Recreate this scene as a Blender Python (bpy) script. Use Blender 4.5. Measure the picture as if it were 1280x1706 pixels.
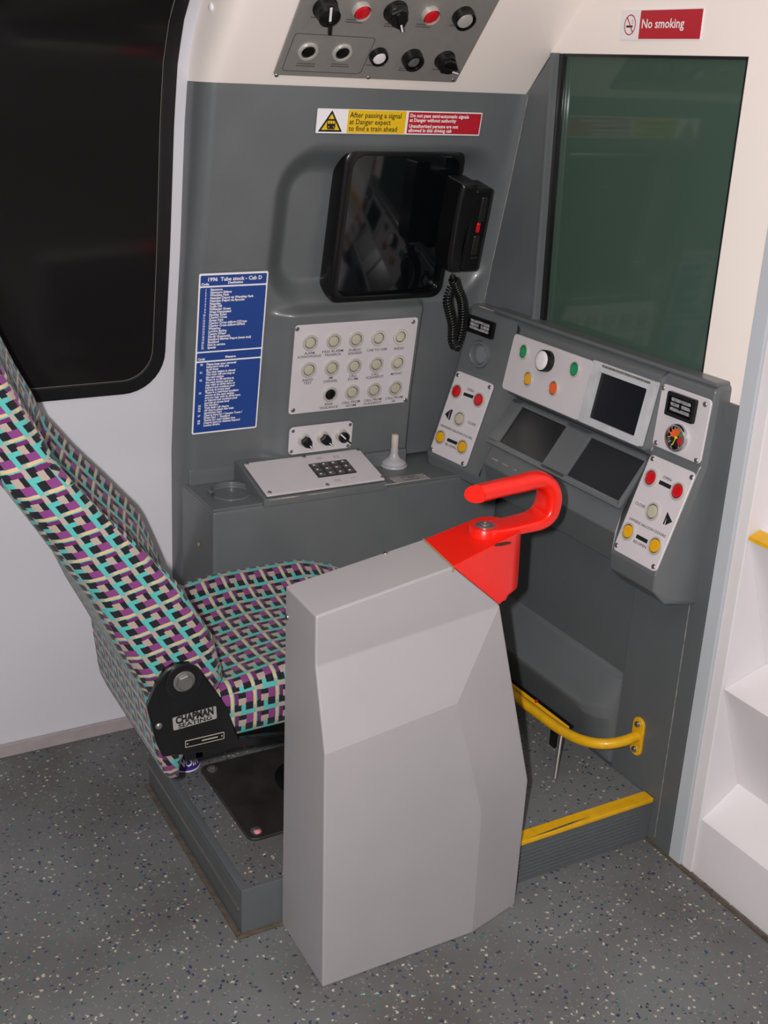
import bpy, bmesh, math, random
from mathutils import Vector, Matrix
random.seed(7)
SC = bpy.context.scene
COL = SC.collection
for o in list(bpy.data.objects): bpy.data.objects.remove(o, do_unlink=True)

# ------------------------------------------------------------------ camera, world, flash, exposure
FPX, CAMH = 1930.0, 1.65
YAW, PITCH, ROLL = (math.radians(a) for a in (29.906, 20.844, -2.644))
CAM = Vector((0, 0, CAMH))
_f = Vector((math.sin(YAW)*math.cos(PITCH), math.cos(YAW)*math.cos(PITCH), -math.sin(PITCH)))
_r = Vector((math.cos(YAW), -math.sin(YAW), 0)); _d = _f.cross(_r)
RGT = math.cos(ROLL)*_r + math.sin(ROLL)*_d
DWN = -math.sin(ROLL)*_r + math.cos(ROLL)*_d
FWD = _f
cd = bpy.data.cameras.new('camera'); cam = bpy.data.objects.new('camera', cd); COL.objects.link(cam)
cd.sensor_fit = 'VERTICAL'; cd.sensor_height = 36.0; cd.sensor_width = 27.0
cd.lens = 36.0*FPX/1706.0; cd.clip_start = 0.01
m = Matrix((( RGT.x, -DWN.x, -FWD.x, CAM.x), (RGT.y, -DWN.y, -FWD.y, CAM.y), (RGT.z, -DWN.z, -FWD.z, CAM.z), (0, 0, 0, 1)))
cam.matrix_world = m; SC.camera = cam

w = bpy.data.worlds.new('world'); SC.world = w; w.use_nodes = True
w.node_tree.nodes['Background'].inputs[0].default_value = (1.0, 0.93, 0.90, 1)
w.node_tree.nodes['Background'].inputs[1].default_value = 0.14

# the camera's own flash, on the left of the lens (camera held upright)
fl = bpy.data.lights.new('camera_flash', 'AREA'); fl.energy = 47; fl.shape = 'RECTANGLE'; fl.size = 0.025; fl.size_y = 0.045
fl.color = (1.0, 0.965, 0.955)
flo = bpy.data.objects.new('camera_flash', fl); COL.objects.link(flo)
fm = m.copy(); fm.translation = CAM - 0.085*RGT - 0.025*DWN - 0.0*FWD; flo.matrix_world = fm

SC.view_settings.view_transform = 'Standard'; SC.view_settings.look = 'None'
SC.view_settings.exposure = 0.0; SC.view_settings.gamma = 1.0; SC.view_settings.use_curve_mapping = False

# ------------------------------------------------------------------ photo pixel -> point on a known surface
def ray(x, y): return FWD + RGT*((x-640)/FPX) + DWN*((y-853)/FPX)
def P(x, y, ax, val):
    d = ray(x, y); i = 'xyz'.index(ax); return CAM + d*((val-CAM[i])/d[i])
def onplane(x, y, p0, n):
    d = ray(x, y); return CAM + d*((p0-CAM).dot(n)/d.dot(n))

# ------------------------------------------------------------------ materials
def lin(c):
    return tuple((v/12.92 if v <= .04045 else ((v+.055)/1.055)**2.4) for v in (a/255 for a in c))+(1,)
MATS = {}
def mat(name, rgb, rough=.5, metal=0, spec=.5, coat=0, noise=None, bump=None, transm=0, aniso=None):
    if name in MATS: return MATS[name]
    M = bpy.data.materials.new(name); M.use_nodes = True; nt = M.node_tree; b = nt.nodes['Principled BSDF']
    b.inputs['Base Color'].default_value = lin(rgb); b.inputs['Roughness'].default_value = rough
    b.inputs['Metallic'].default_value = metal; b.inputs['Specular IOR Level'].default_value = spec
    b.inputs['Coat Weight'].default_value = coat; b.inputs['Coat Roughness'].default_value = .08
    tc = nt.nodes.new('ShaderNodeTexCoord')
    if noise:                                   # (scale, amount): slight wear in colour
        n = nt.nodes.new('ShaderNodeTexNoise'); n.inputs['Scale'].default_value = noise[0]; n.inputs['Detail'].default_value = 5
        nt.links.new(tc.outputs['Object'], n.inputs['Vector'])
        r = nt.nodes.new('ShaderNodeMapRange'); r.inputs[1].default_value = .3; r.inputs[2].default_value = .7
        r.inputs[3].default_value = 1-noise[1]; r.inputs[4].default_value = 1+noise[1]*.5
        nt.links.new(n.outputs['Fac'], r.inputs[0])
        h = nt.nodes.new('ShaderNodeVectorMath'); h.operation = 'SCALE'; h.inputs[0].default_value = lin(rgb)[:3]
        nt.links.new(r.outputs[0], h.inputs['Scale']); nt.links.new(h.outputs[0], b.inputs['Base Color'])
    if bump:
        n = nt.nodes.new('ShaderNodeTexNoise'); n.inputs['Scale'].default_value = bump[0]; n.inputs['Detail'].default_value = 3
        nt.links.new(tc.outputs['Object'], n.inputs['Vector'])
        bp = nt.nodes.new('ShaderNodeBump'); bp.inputs['Strength'].default_value = bump[1]; bp.inputs['Distance'].default_value = .002
        nt.links.new(n.outputs['Fac'], bp.inputs['Height']); nt.links.new(bp.outputs[0], b.inputs['Normal'])
    MATS[name] = M; return M

GREY = mat('grey_moulding', (99, 103, 105), .36, coat=.15, noise=(9, .07), bump=(260, .06))
GREYD = mat('grey_panelling', (93, 97, 99), .45, noise=(7, .09), bump=(200, .05))
CREAM = mat('cream_laminate', (250, 240, 233), .42, noise=(4, .02))
LILAC = mat('pale_lilac_laminate', (212, 211, 218), .45, noise=(3, .03))
STRIPM = mat('pale_grey_trim', (190, 196, 202), .4, noise=(6, .03))
STAIRW = mat('white_stair_paint', (226, 222, 224), .45, noise=(5, .03))
BLACK = mat('black_rubber', (16, 16, 18), .38, coat=.2)
BLACKM = mat('black_painted_steel', (14, 14, 15), .3, coat=.3, noise=(40, .2))
BLACKP = mat('black_plastic', (13, 13, 14), .3)
SCREEN = mat('dark_screen_glass', (9, 12, 15), .07, spec=.6)
SCREENB = mat('dark_lcd', (13, 15, 17), .25)
PLATE = mat('pale_control_plate', (205, 199, 203), .42, noise=(12, .03))
PLATED = mat('brushed_grey_plate', (146, 142, 138), .42, metal=.25, noise=(60, .05))
BOLL = mat('pale_grey_bollard_paint', (165, 161, 164), .40, coat=.12, noise=(8, .03), bump=(500, .04))
RED = mat('red_gloss_paint', (236, 26, 8), .3, coat=.3, noise=(14, .06))
YEL = mat('yellow_paint', (232, 176, 14), .35, coat=.2, noise=(40, .12))
METAL = mat('satin_metal', (206, 201, 193), .3, metal=.4)
CHROME = mat('chrome', (215, 215, 215), .12, metal=1)
STEEL = mat('dull_steel', (150, 148, 145), .35, metal=.8)
LENSC = mat('clear_lens', (186, 180, 160), .2, coat=.3)
LENSR = mat('red_lens', (200, 16, 30), .25, coat=.3)
LENSY = mat('amber_lens', (222, 165, 12), .25, coat=.3)
LENSG = mat('green_lens', (8, 140, 90), .25, coat=.3)
LENSO = mat('orange_lens', (232, 92, 20), .25, coat=.3)
LENSK = mat('black_lens', (10, 10, 11), .2)
LENSW = mat('white_lens', (232, 226, 230), .3, coat=.2)
GROOVE = mat('dark_groove', (70, 66, 60), .6)
INK = mat('dark_ink', (58, 55, 56), .6)
INKK = mat('black_ink', (18, 17, 18), .6)
WHITE = mat('white_print', (238, 234, 236), .5)
BLUE = mat('blue_vinyl', (30, 66, 140), .38)
SYEL = mat('yellow_vinyl', (232, 188, 20), .4)
SRED = mat('red_vinyl', (184, 28, 44), .4)
PINK = mat('pink_gum', (224, 130, 140), .5)
PURP = mat('purple_paper', (64, 44, 140), .4)
NEEDLE = mat('needle_yellow', (220, 220, 30), .5)
DIRT = mat('brown_dirt_line', (92, 80, 68), .9, noise=(50, .4))
PINKSK = mat('skirting_pink_grey', (168, 158, 158), .6, noise=(20, .1))
LIGHTG = mat('light_grey_plastic', (172, 172, 176), .4)
BLIND = mat('green_outside_board', (64, 92, 78), .8, noise=(2, .1))

def glassmat(name, tint, refl=1.0):
    M = bpy.data.materials.new(name); M.use_nodes = True; nt = M.node_tree; nt.nodes.clear()
    o = nt.nodes.new('ShaderNodeOutputMaterial'); mx = nt.nodes.new('ShaderNodeMixShader')
    t = nt.nodes.new('ShaderNodeBsdfTransparent'); t.inputs[0].default_value = tint
    g = nt.nodes.new('ShaderNodeBsdfGlossy'); g.inputs['Roughness'].default_value = .02; g.inputs[0].default_value = (refl, refl, refl, 1)
    f = nt.nodes.new('ShaderNodeFresnel'); f.inputs[0].default_value = 1.5
    nt.links.new(f.outputs[0], mx.inputs[0]); nt.links.new(t.outputs[0], mx.inputs[1]); nt.links.new(g.outputs[0], mx.inputs[2])
    nt.links.new(mx.outputs[0], o.inputs[0]); return M
GREENGLASS = mat('green_tinted_glass', (66, 86, 75), .06, spec=.3, noise=(1.5, .06))
DARKGLASS = mat('dark_window_glass', (25, 24, 24), .12, spec=.35)

def floormat():
    M = bpy.data.materials.new('speckled_vinyl'); M.use_nodes = True; nt = M.node_tree; b = nt.nodes['Principled BSDF']
    tc = nt.nodes.new('ShaderNodeTexCoord'); base = None
    n = nt.nodes.new('ShaderNodeTexNoise'); n.inputs['Scale'].default_value = 2.6; n.inputs['Detail'].default_value = 6
    nt.links.new(tc.outputs['Object'], n.inputs['Vector'])
    cr = nt.nodes.new('ShaderNodeValToRGB'); cr.color_ramp.elements[0].position = .3; cr.color_ramp.elements[1].position = .62
    cr.color_ramp.elements[0].color = lin((88, 86, 84)); cr.color_ramp.elements[1].color = lin((110, 112, 113))
    nt.links.new(n.outputs['Fac'], cr.inputs[0]); prev = cr.outputs[0]
    wn = nt.nodes.new('ShaderNodeTexNoise'); wn.inputs['Scale'].default_value = 160
    nt.links.new(tc.outputs['Object'], wn.inputs['Vector'])
    for i, (sc, th, cut, col) in enumerate([(85, .17, .11, (186, 180, 162)), (80, .19, .085, (44, 54, 92)), (75, .18, .09, (66, 108, 104)), (110, .20, .07, (48, 49, 52)), (170, .2, .12, (134, 133, 128))]):
        mp = nt.nodes.new('ShaderNodeMapping'); mp.inputs['Location'].default_value = (i*3.7, i*1.3, 0); mp.inputs['Rotation'].default_value = (0, 0, i*.7)
        nt.links.new(tc.outputs['Object'], mp.inputs['Vector'])
        ad = nt.nodes.new('ShaderNodeMixRGB'); ad.blend_type = 'LINEAR_LIGHT'; ad.inputs[0].default_value = .006
        nt.links.new(mp.outputs[0], ad.inputs[1]); nt.links.new(wn.outputs['Color'], ad.inputs[2])
        v = nt.nodes.new('ShaderNodeTexVoronoi'); v.voronoi_dimensions = '2D'; v.inputs['Scale'].default_value = sc
        nt.links.new(ad.outputs[0], v.inputs['Vector'])
        l1 = nt.nodes.new('ShaderNodeMath'); l1.operation = 'LESS_THAN'; l1.inputs[1].default_value = th*1.35; nt.links.new(v.outputs['Distance'], l1.inputs[0])
        sx = nt.nodes.new('ShaderNodeSeparateColor'); nt.links.new(v.outputs['Color'], sx.inputs[0])
        l2 = nt.nodes.new('ShaderNodeMath'); l2.operation = 'LESS_THAN'; l2.inputs[1].default_value = cut; nt.links.new(sx.outputs[0], l2.inputs[0])
        mu = nt.nodes.new('ShaderNodeMath'); mu.operation = 'MULTIPLY'; nt.links.new(l1.outputs[0], mu.inputs[0]); nt.links.new(l2.outputs[0], mu.inputs[1])
        mx = nt.nodes.new('ShaderNodeMixRGB'); mx.inputs[2].default_value = lin(col)
        nt.links.new(mu.outputs[0], mx.inputs[0]); nt.links.new(prev, mx.inputs[1]); prev = mx.outputs[0]
    nt.links.new(prev, b.inputs['Base Color']); b.inputs['Roughness'].default_value = .62
    return M
FLOOR = floormat()

def fabricmat():
    """woven moquette: square repeat with stripes and a stepped block figure, on the UV map (1 unit = one repeat)"""
    M = bpy.data.materials.new('moquette_fabric'); M.use_nodes = True; nt = M.node_tree; b = nt.nodes['Principled BSDF']
    uv = nt.nodes.new('ShaderNodeUVMap'); uv.uv_map = 'UVMap'
    nz = nt.nodes.new('ShaderNodeTexNoise'); nz.inputs['Scale'].default_value = 9; nt.links.new(uv.outputs[0], nz.inputs['Vector'])
    wob = nt.nodes.new('ShaderNodeMixRGB'); wob.blend_type = 'LINEAR_LIGHT'; wob.inputs[0].default_value = .02
    nt.links.new(uv.outputs[0], wob.inputs[1]); nt.links.new(nz.outputs['Color'], wob.inputs[2])
    fr = nt.nodes.new('ShaderNodeVectorMath'); fr.operation = 'FRACTION'; nt.links.new(wob.outputs[0], fr.inputs[0])
    sp = nt.nodes.new('ShaderNodeSeparateXYZ'); nt.links.new(fr.outputs[0], sp.inputs[0])
    def cmp(out, val, op):
        k = nt.nodes.new('ShaderNodeMath'); k.operation = op; k.inputs[1].default_value = val; nt.links.new(out, k.inputs[0]); return k.outputs[0]
    def mul(a, c):
        k = nt.nodes.new('ShaderNodeMath'); k.operation = 'MULTIPLY'; nt.links.new(a, k.inputs[0]); nt.links.new(c, k.inputs[1]); return k.outputs[0]
    TEAL, TAN, SAND, BLK, PU1, PU2 = (80, 166, 160), (160, 146, 136), (194, 166, 126), (28, 26, 33), (98, 38, 90), (120, 58, 114)
    prev = None
    rects = [(0, 1, 0, 1, TEAL), (0, .18, .08, .46, TAN), (.19, .40, 0, .12, TAN), (.36, 1, 0, .12, SAND), (.2, .54, .15, .46, BLK), (.53, 1, .17, .34, PU1),
             (.46, .78, .34, .68, TAN), (.76, .98, .34, .68, BLK), (.2, .56, .65, .98, BLK), (.55, 1, .68, .99, PU2)]
    for (u0, u1, v0, v1, c) in rects:
        if prev is None:
            rgb = nt.nodes.new('ShaderNodeRGB'); rgb.outputs[0].default_value = lin(c); prev = rgb.outputs[0]; continue
        k = mul(mul(cmp(sp.outputs[0], u0, 'GREATER_THAN'), cmp(sp.outputs[0], u1, 'LESS_THAN')), mul(cmp(sp.outputs[1], v0, 'GREATER_THAN'), cmp(sp.outputs[1], v1, 'LESS_THAN')))
        mx = nt.nodes.new('ShaderNodeMixRGB'); mx.inputs[2].default_value = lin(c); nt.links.new(k, mx.inputs[0]); nt.links.new(prev, mx.inputs[1]); prev = mx.outputs[0]
    nt.links.new(prev, b.inputs['Base Color']); b.inputs['Roughness'].default_value = .9; b.inputs['Specular IOR Level'].default_value = .2
    b.inputs['Sheen Weight'].default_value = .15
    return M
FABRIC = fabricmat()

# ------------------------------------------------------------------ mesh helpers
def link(o, parent=None):
    COL.objects.link(o)
    if parent: o.parent = parent
    return o
def mk(name, vf, mt, parent=None, smooth=False, bevel=0, seg=2, autos=None):
    v, f = vf[0], vf[1]
    me = bpy.data.meshes.new(name)
    me.from_pydata([tuple(a) for a in v], [], [tuple(a) for a in f])
    mts = mt if isinstance(mt, (list, tuple)) else [mt]
    for a in mts: me.materials.append(a)
    if len(vf) > 2 and vf[2]:
        for p, i in zip(me.polygons, vf[2]): p.material_index = i
    bm = bmesh.new(); bm.from_mesh(me)
    bmesh.ops.recalc_face_normals(bm, faces=bm.faces)
    if bevel:
        es = [e for e in bm.edges if len(e.link_faces) == 2 and e.calc_face_angle() > .35]
        bmesh.ops.bevel(bm, geom=es, offset=bevel, segments=seg, profile=.5, affect='EDGES', clamp_overlap=True)
    bm.to_mesh(me); bm.free()
    if smooth or bevel:
        for p in me.polygons: p.use_smooth = True
        me.set_sharp_from_angle(angle=autos if autos else (.6 if bevel else .7))
    o = link(bpy.data.objects.new(name, me), parent)
    if bevel:
        wn_ = o.modifiers.new('weighted_normals', 'WEIGHTED_NORMAL'); wn_.weight = 80; wn_.keep_sharp = True
    return o
def cat_(*parts):
    V, F, I = [], [], []
    for k in parts:
        o = len(V); V += [Vector(a) for a in k[0]]; F += [tuple(i+o for i in f) for f in k[1]]
        I += list(k[2]) if len(k) > 2 and k[2] else [0]*len(k[1])
    return V, F, I
def mi(vf, i): return (vf[0], vf[1], [i]*len(vf[1]))
def tr(vf, M):
    if isinstance(M, (tuple, list, Vector)): M = Matrix.Translation(Vector(M))
    return ([M @ Vector(a) for a in vf[0]], vf[1], vf[2] if len(vf) > 2 else None)
def box(x0, x1, y0, y1, z0, z1):
    v = [(x, y, z) for z in (z0, z1) for y in (y0, y1) for x in (x0, x1)]
    return v, [(0, 2, 3, 1), (4, 5, 7, 6), (0, 1, 5, 4), (2, 6, 7, 3), (0, 4, 6, 2), (1, 3, 7, 5)]
def lathe(prof, n=20, cap=True):
    v, f = [], []
    for r, z in prof:
        for k in range(n):
            a = 2*math.pi*k/n; v.append((r*math.cos(a), r*math.sin(a), z))
    for i in range(len(prof)-1):
        for k in range(n):
            f.append((i*n+k, i*n+(k+1) % n, (i+1)*n+(k+1) % n, (i+1)*n+k))
    if cap:
        f.append(tuple(range(n))[::-1]); f.append(tuple((len(prof)-1)*n+k for k in range(n)))
    return v, f
def rrect(w, h, r, n=4):
    pts = []
    for cx, cy, a0 in ((w/2-r, h/2-r, 0), (-w/2+r, h/2-r, 90), (-w/2+r, -h/2+r, 180), (w/2-r, -h/2+r, 270)):
        for k in range(n+1):
            a = math.radians(a0+90*k/n); pts.append((cx+r*math.cos(a), cy+r*math.sin(a)))
    return pts
def inset(poly, d):
    n = len(poly); out = []
    A = sum(poly[i][0]*poly[(i+1) % n][1]-poly[(i+1) % n][0]*poly[i][1] for i in range(n)); s = 1 if A > 0 else -1
    for i in range(n):
        a, b, c = Vector(poly[i-1][:2]), Vector(poly[i][:2]), Vector(poly[(i+1) % n][:2])
        e1, e2 = (b-a).normalized(), (c-b).normalized()
        n1, n2 = Vector((-e1.y, e1.x))*s, Vector((-e2.y, e2.x))*s
        t = n1+n2; k = t.dot(n1)
        t = t/k if k > .2 else n1
        out.append((b.x+t.x*d, b.y+t.y*d))
    return out
def prism(poly, z0, z1, ch=0):
    n = len(poly)
    L = [(poly, z0), (poly, z1-ch)] + ([(inset(poly, ch), z1)] if ch else [])
    v, f = [], []
    for p, z in L: v += [(a[0], a[1], z) for a in p]
    for i in range(len(L)-1):
        for k in range(n): f.append((i*n+k, i*n+(k+1) % n, (i+1)*n+(k+1) % n, (i+1)*n+k))
    f.append(tuple(range(n))[::-1]); f.append(tuple((len(L)-1)*n+k for k in range(n)))
    return v, f
def ringprism(outer, inner, z0, z1):
    n = len(outer); v, f = [], []
    for p, z in ((outer, z0), (outer, z1), (inner, z1), (inner, z0)): v += [(a[0], a[1], z) for a in p]
    for i in range(4):
        j = (i+1) % 4
        for k in range(n): f.append((i*n+k, i*n+(k+1) % n, j*n+(k+1) % n, j*n+k))
    return v, f
def sweep(path, sizes, n=12, up=Vector((0, 0, 1)), power=2.0, closed_ends=True):
    path = [Vector(p) for p in path]; v, f = [], []
    N = len(path)
    if not isinstance(sizes, list): sizes = [sizes]*N
    prevs = None
    for i, p in enumerate(path):
        t = (path[min(i+1, N-1)]-path[max(i-1, 0)]).normalized()
        s = (prevs - t*prevs.dot(t)) if prevs else t.cross(up)
        if s.length < 1e-5: s = t.cross(Vector((1, 0, 0)))
        s.normalize(); q = s.cross(t).normalized(); prevs = s
        a, b = sizes[i] if isinstance(sizes[i], tuple) else (sizes[i], sizes[i])
        for k in range(n):
            an = 2*math.pi*(k+.5)/n; c, d = math.cos(an), math.sin(an)
            e = 2/power
            v.append(p + s*(a*math.copysign(abs(c)**e, c)) + q*(b*math.copysign(abs(d)**e, d)))
    for i in range(N-1):
        for k in range(n): f.append((i*n+k, i*n+(k+1) % n, (i+1)*n+(k+1) % n, (i+1)*n+k))
    if closed_ends: f.append(tuple(range(n))[::-1]); f.append(tuple((N-1)*n+k for k in range(n)))
    return v, f
def smoothpath(pts, n=8):
    pts = [Vector(p) for p in pts]; out = []
    for i in range(len(pts)-1):
        p0, p1, p2, p3 = pts[max(i-1, 0)], pts[i], pts[i+1], pts[min(i+2, len(pts)-1)]
        for k in range(n):
            t = k/n
            out.append(.5*((2*p1)+(p2-p0)*t+(2*p0-5*p1+4*p2-p3)*t*t+(3*p1-p0-3*p2+p3)*t**3))
    out.append(pts[-1]); return out
def text(s, size, x=0, y=0, align='LEFT', fat=0, sx=1.0, z=0.0, line=1.0, rot=0.0, va='BOTTOM_BASELINE'):
    c = bpy.data.curves.new('t', 'FONT'); c.body = s; c.size = size; c.align_x = align; c.offset = fat; c.resolution_u = 2; c.space_line = line
    c.align_y = va
    o = bpy.data.objects.new('t', c); COL.objects.link(o)
    dg = bpy.context.evaluated_depsgraph_get(); me = o.evaluated_get(dg).to_mesh()
    cr, sr = math.cos(rot), math.sin(rot)
    v = [(x+(p.co.x*sx)*cr-p.co.y*sr, y+(p.co.x*sx)*sr+p.co.y*cr, z) for p in me.vertices]; f = [tuple(p.vertices) for p in me.polygons]
    o.evaluated_get(dg).to_mesh_clear(); bpy.data.objects.remove(o, do_unlink=True); bpy.data.curves.remove(c)
    return v, f
def flat(poly, z): return [(a[0], a[1], z) for a in poly], [tuple(range(len(poly)))]
def tag(o, label, cat, group=None):
    o['label'] = label; o['category'] = cat
    if group: o['group'] = group
    return o
def struct(o, label=None, cat=None):
    o['kind'] = 'structure'
    if label: o['label'] = label
    if cat: o['category'] = cat
    return o
def thing(name, label, cat, loc=(0, 0, 0), M=None, group=None):
    o = bpy.data.objects.new(name, None); COL.objects.link(o); o.empty_display_size = .05
    if M is not None: o.matrix_world = M
    else: o.location = loc
    return tag(o, label, cat, group)
def frame(p, u, v):
    """origin p, X = u (to the right), Y = up in the surface (-v), Z = out of the surface"""
    u = Vector(u).normalized(); v = Vector(v); y = -(v - u*v.dot(u)).normalized(); z = u.cross(y)
    return Matrix(((u.x, y.x, z.x, p[0]), (u.y, y.y, z.y, p[1]), (u.z, y.z, z.z, p[2]), (0, 0, 0, 1)))
class Panel:
    """a flat plate screwed to a surface, from its four corners (TL, TR, BR, BL) and the plane it lies on"""
    def __init__(s, name, label, cat, q, p0, u, v, off=.001):
        s.n = frame(p0, u, v).to_3x3() @ Vector((0, 0, 1)); s.p0 = Vector(p0)
        c = [onplane(a[0], a[1], s.p0, s.n) for a in q]
        s.w = ((c[1]-c[0]).length+(c[2]-c[3]).length)/2; s.h = ((c[3]-c[0]).length+(c[2]-c[1]).length)/2
        s.M = frame(sum(c, Vector())/4 + s.n*off, u, v); s.inv = s.M.inverted()
        s.root = thing(name, label, cat, M=s.M)
        s.k = s.w/((Vector(q[1])-Vector(q[0])).length/2+(Vector(q[2])-Vector(q[3])).length/2)
    def L(s, x, y):
        l = s.inv @ onplane(x, y, s.p0, s.n); return l.x, l.y
    def plate(s, mt, t=.004, r=.008, name='plate'):
        s.t = t; return mk(name, prism(rrect(s.w, s.h, r), 0, t, .0012), mt, s.root, bevel=0)
    def screws(s, pts, r=.0055):
        for a in pts:
            x, y = s.L(*a)
            vf = cat_(mi(lathe([(r, 0), (r, .0012), (r*.8, .0022)], 14), 0), mi(tr(box(-r*.7, r*.7, -r*.14, r*.14, .0021, .0026), Matrix.Rotation(random.random()*3, 4, 'Z')), 1))
            o = mk('screw', tr(vf, (x, y, s.t)), [STEEL, INK], s.root, smooth=True)
    def button(s, x, y, ro, ri, lens, name='push_button', h=.0048, sunk=False, rim=METAL):
        x, y = s.L(x, y)
        o = mk(name, tr(cat_(mi(lathe([(ro, 0), (ro, h*.5), (ro*.92, h), (ri*1.18, h), (ri*1.12, h*.6)], 24, cap=False), 0), mi(lathe([(ri*1.12, h*.6), (ri*1.12, .0006), (ri*.5, .0006)], 24, cap=False), 1)), (x, y, s.t)), [rim, GROOVE], s.root, smooth=True)
        z = h*.75 if sunk else h*.9
        rl = ri*1.0
        mk('lens', tr(lathe([(rl, .0005), (rl, z*.85), (rl*.9, z), (rl*.6, z*1.06)], 24), (x, y, s.t)), lens, o, smooth=True)
        return o
    def letter(s, items, mt, name='lettering', z=None):
        """items: (text, px, py, height_px, fat, width_px) with the middle of the text at the pixel"""
        z = s.t+.0004 if z is None else z; parts = []
        for it in items:
            x, y = s.L(it[1], it[2]); tv, tf = text(it[0], it[3]*s.k*1.38, 0, 0, 'CENTER', it[4]*s.k, 1, z, va='CENTER')
            mx = max(a[0] for a in tv)-min(a[0] for a in tv); k = it[5]*s.k/mx; parts.append(([(x+a[0]*k, y+a[1], a[2]) for a in tv], tf))
        return mk(name, cat_(*parts), mt, s.root)

# ================================================================== THE SETTING
XF = 1.705                                       # plane of the front wall
PROF = [(0, 2.622), (.43, 2.632), (.75, 2.618), (1.02, 2.575), (1.25, 2.527), (1.53, 2.482), (1.65, 2.452), (1.73, 2.408), (1.79, 2.35), (1.88, 2.25), (1.98, 2.10), (2.10, 1.93)]
def lerp_tab(T, z):
    for (a, b), (c, d) in zip(T, T[1:]):
        if z <= c: return b+(d-b)*(z-a)/(c-a)
    return T[-1][1]
def prof(z): return lerp_tab(PROF, z)
struct(mk('floor', box(-1.6, 2.2, -1.6, 2.8, -.04, 0), FLOOR), 'grey speckled vinyl floor with white and blue flecks', 'floor')

def sidewall():
    zs = [2.1*i/60 for i in range(61)]; v, f = [], []
    for x in (-1.5, 1.80):
        for z in zs: v.append((x, prof(z), z))
        for z in zs: v.append((x, prof(z)+.05, z))
    n = 61
    for i in range(60):
        a, b = i, i+1
        f += [(a, b, 2*n+b, 2*n+a), (n+a, 3*n+a, 3*n+b, n+b)]
    f += [tuple(list(range(n))+list(range(2*n-1, n-1, -1))), tuple([2*n+i for i in range(n)]+list(range(4*n-1, 3*n-1, -1))),
          (0, 2*n, 3*n, n), (n-1, 2*n-1, 4*n-1, 3*n-1)]
    return v, f
struct(mk('wall_left', sidewall(), LILAC, smooth=True), 'curved pale lilac side wall of the cab', 'wall')
struct(mk('baseboard_left', tr(box(-1.5, .895, 0, .012, 0, .035), (0, 2.609, 0)), PINKSK, bevel=.003))

# side window: rubber frame and dark pane following the wall's curve
def win_outline(x1, z0, r, top, x0=-.9):
    pts = [(x0, z0)]
    pts += [(x0+(x1-r-x0)*k/10, z0) for k in range(1, 10)]
    pts += [(x1-r+r*math.sin(math.radians(a)), z0+r-r*math.cos(math.radians(a))) for a in range(0, 91, 10)]
    pts += [(x1, z0+r+(top-z0-r)*k/24) for k in range(1, 25)]
    return pts
WT = 2.02
wr = thing('window_1', 'black side window with rounded rubber frame in the lilac wall', 'window', (0, 0, 0)); struct(wr)
wo = win_outline(.868, .915, .10, WT); wi = win_outline(.838, .948, .075, WT)
v, f = [], []; n = len(wo)
def wp(p, off): return (p[0], prof(p[1])-off, p[1])
for pts, off in ((wo, -.002), (wo, .009), (wi, .009), (wi, -.002)):
    pts2 = inset(pts, .004) if (pts is wo and off > 0) else pts
    v += [wp(p, off) for p in pts]
for i in range(4):
    j = (i+1) % 4
    for k in range(n-1): f.append((i*n+k, i*n+k+1, j*n+k+1, j*n+k))
mk('window_frame', (v, f), BLACK, wr, bevel=.0035)
zs = sorted(set([.948+.075*(1-math.cos(math.radians(a))) for a in range(0, 91, 10)]+[1.023+(WT-1.023)*k/30 for k in range(31)])); v, f = [], []
for z in zs:
    xr = .838 if z >= 1.023 else .838-.075+.075*math.sqrt(max(0, 1-((1.023-z)/.075)**2))
    for off in (.003, -.001):
        v += [(-.9, prof(z)-off, z), (xr, prof(z)-off, z)]
for i in range(len(zs)-1):
    a, b = i*4, i*4+4
    f += [(a, a+1, b+1, b), (a+2, b+2, b+3, a+3), (a+1, a+3, b+3, b+1)]
mk('pane', (v, f), DARKGLASS, wr, smooth=True)
mk('glazing_bead', sweep([Vector(wp(p, .0042)) for p in wi], .0013, 6), mat('bead_grey', (110, 104, 96), .5), wr, smooth=True)

# ceiling and the slanted coving above the console
CZ0, CY0 = 1.606, 2.387
CD = Vector((0, -.677, .736)); CN = Vector((0, -.736, -.677))
def cov(x, t, off=0): return Vector((x, CY0, CZ0)) + CD*t + CN*off
T1 = (2.10-CZ0)/.736
struct(mk('ceiling', box(-1.5, 1.80, -1.6, 1.945, 2.10, 2.14), CREAM), 'cream ceiling over the cab', 'ceiling')
A = [cov(.925, 0), cov(.925, T1), Vector((.895, prof(1.606)+.01, 1.606)), Vector((.895, prof(2.09)+.02, 2.09)), cov(XF, 0), cov(XF, T1), Vector((XF, 2.48, 1.606)), Vector((XF, 2.1, 2.09))]
NC = 12; cols = []
for k in range(8):                               # rounded left arris of the coving, then the flat slanted face
    t = k/7; col = []
    for i in range(NC+1):
        z = 1.606+.484*i/NC; a = Vector((.893, prof(z)+.012, z)); b = cov(.935, T1*i/NC); c = Vector((.899, b.y+.010, b.z))
        col.append(a*(1-t)**2+c*2*t*(1-t)+b*t*t)
    cols.append(col)
for x in (.96, 1.3, XF): cols.append([cov(x, T1*i/NC) for i in range(NC+1)])
v = [p for c in cols for p in c]; f = []; n = NC+1
for k in range(len(cols)-1):
    for i in range(NC): f.append((k*n+i, k*n+i+1, (k+1)*n+i+1, (k+1)*n+i))
o = mk('trim_1', (v, f), CREAM, smooth=True, autos=.6); struct(o, 'slanted cream coving panel above the grey console', 'coving')
pl = cov(.905, .10); 
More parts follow.
